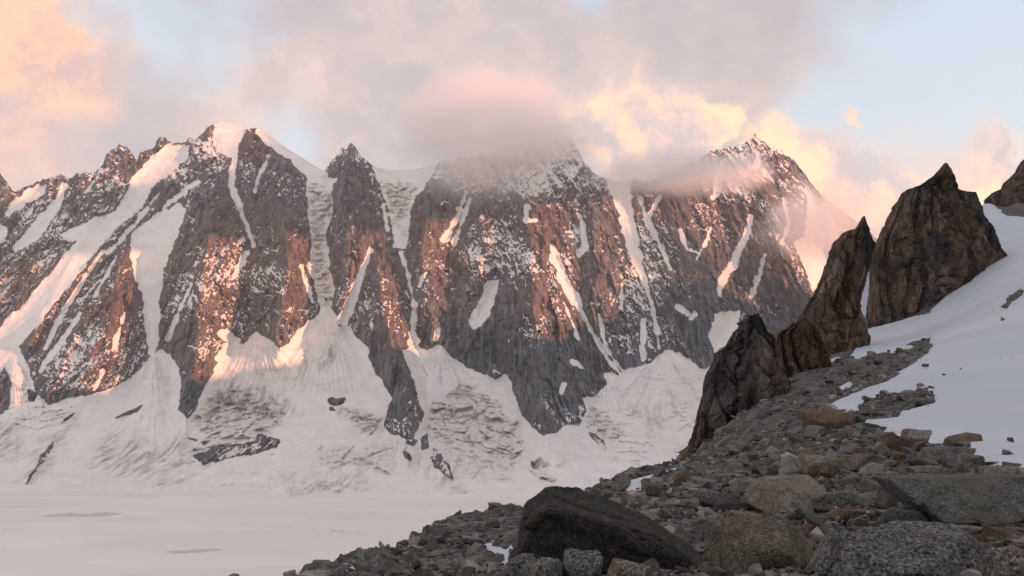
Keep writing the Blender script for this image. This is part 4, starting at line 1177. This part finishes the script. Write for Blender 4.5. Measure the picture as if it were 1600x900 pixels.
# ------------------------------------------------------------------ clouds that lie on the peaks
def cloud(name, label, px_, py_, dist, rx, ry, rz, dens, seed, cover=0.46, nscale=1.0):
    a, b = AB(px_, py_)
    c = Vector((float(a)*dist, dist, float(b)*dist))
    v, f = ICO[4]
    n = fbm(v[:, 0]*1.7+seed, v[:, 1]*1.7, v[:, 2]*1.7, 4, seed=seed)
    p = v*(1+0.35*n)[:, None]*np.array((rx, ry, rz))
    m, k, out = material(name + '_vapour')
    tcn = k.n('ShaderNodeTexCoord')
    P = tcn.outputs['Object']
    u = k.vmath('MULTIPLY', P, (1/rx, 1/ry, 1/rz))
    fall = k.smooth(k.vmath('LENGTH', u), 1.0, 0.25)
    nz_ = k.noise(k.vmath('ADD', P, (seed*531.0, seed*77.0, 0.0)), 0.0045*nscale, 7, 0.6)
    d = k.math('ADD', k.math('MULTIPLY', k.math('SUBTRACT', nz_, 0.5), 2.6), k.math('ADD', 0.42, k.math('MULTIPLY', fall, 0.36)))
    d = k.smooth(d, cover+0.10, cover+0.50)
    d = k.math('MULTIPLY', k.math('MULTIPLY', d, fall), dens)
    vol = k.n('ShaderNodeVolumePrincipled')
    vol.inputs['Color'].default_value = (1.0, 0.995, 0.99, 1)
    vol.inputs['Anisotropy'].default_value = 0.1
    k.put(vol.inputs['Density'], d)
    k.t.links.new(vol.outputs[0], out.inputs['Volume'])
    me = raw_mesh(name, p, f, m, True)
    o = bpy.data.objects.new(name, me); COL.objects.link(o)
    o.location = c
    tag(o, label, 'cloud')
    return o
cloud('cloud', 'pink cloud column hanging over the ridge right of the spire', 760, 205, 2390, 400, 230, 300, 0.013, 1, cover=0.26)
cloud('cloud', 'pale cloud wrapping the ridge between the two snowy summits', 1035, 268, 2560, 360, 200, 120, 0.015, 2, cover=0.27)
cloud('cloud', 'thin mist drifting across the flank behind the slender pinnacle', 1300, 345, 2300, 300, 220, 190, 0.013, 3, cover=0.32)
cloud('cloud', 'thin veil over the snow-dusted summit in the middle of the wall', 868, 222, 2380, 200, 130, 130, 0.010, 4, cover=0.34)
cloud('cloud', 'wisp of bright cloud around the summit beside the golden cumulus', 1150, 268, 2560, 200, 150, 95, 0.011, 6, cover=0.31)

# ------------------------------------------------------------------ evening haze over the basin
def haze():
    bm = bmesh.new(); bmesh.ops.create_cube(bm, size=1.0)
    me = bpy.data.meshes.new('haze'); bm.to_mesh(me); bm.free()
    m, k, out = material('haze_air')
    v = k.n('ShaderNodeVolumePrincipled')
    v.inputs['Color'].default_value = (0.93, 0.95, 1.0, 1)
    v.inputs['Density'].default_value = 4.2e-5
    k.t.links.new(v.outputs[0], out.inputs['Volume'])
    me.materials.append(m)
    o = bpy.data.objects.new('haze', me); COL.objects.link(o)
    o.location = (0, 1000, 640); o.scale = (9000, 6400, 1800)
    o['kind'] = 'stuff'
    tag(o, 'thin pale evening haze filling the glacier basin', 'haze')
haze()

def cloud_bank():  # unseen cloud added off to the right to shade the upper wall
    v, f = ICO[5]
    n = fbm(v[:, 0]*2.2, v[:, 1]*2.2, v[:, 2]*2.2, 5, seed=77)
    p = v*(1+0.30*n)[:, None]*np.array((420, 850, 150))
    m, k, out = material('cloud_bank_vapour')
    vol = k.n('ShaderNodeVolumePrincipled')
    vol.inputs['Color'].default_value = (1, 1, 1, 1)
    vol.inputs['Density'].default_value = 0.012
    k.t.links.new(vol.outputs[0], out.inputs['Volume'])
    o = bpy.data.objects.new('cloud', raw_mesh('cloud_bank', p, f, m, True)); COL.objects.link(o)
    o.location = (2050, 1230, 1010)
    tag(o, 'grey cloud bank out of view, added to shade the upper wall', 'cloud')
cloud_bank()
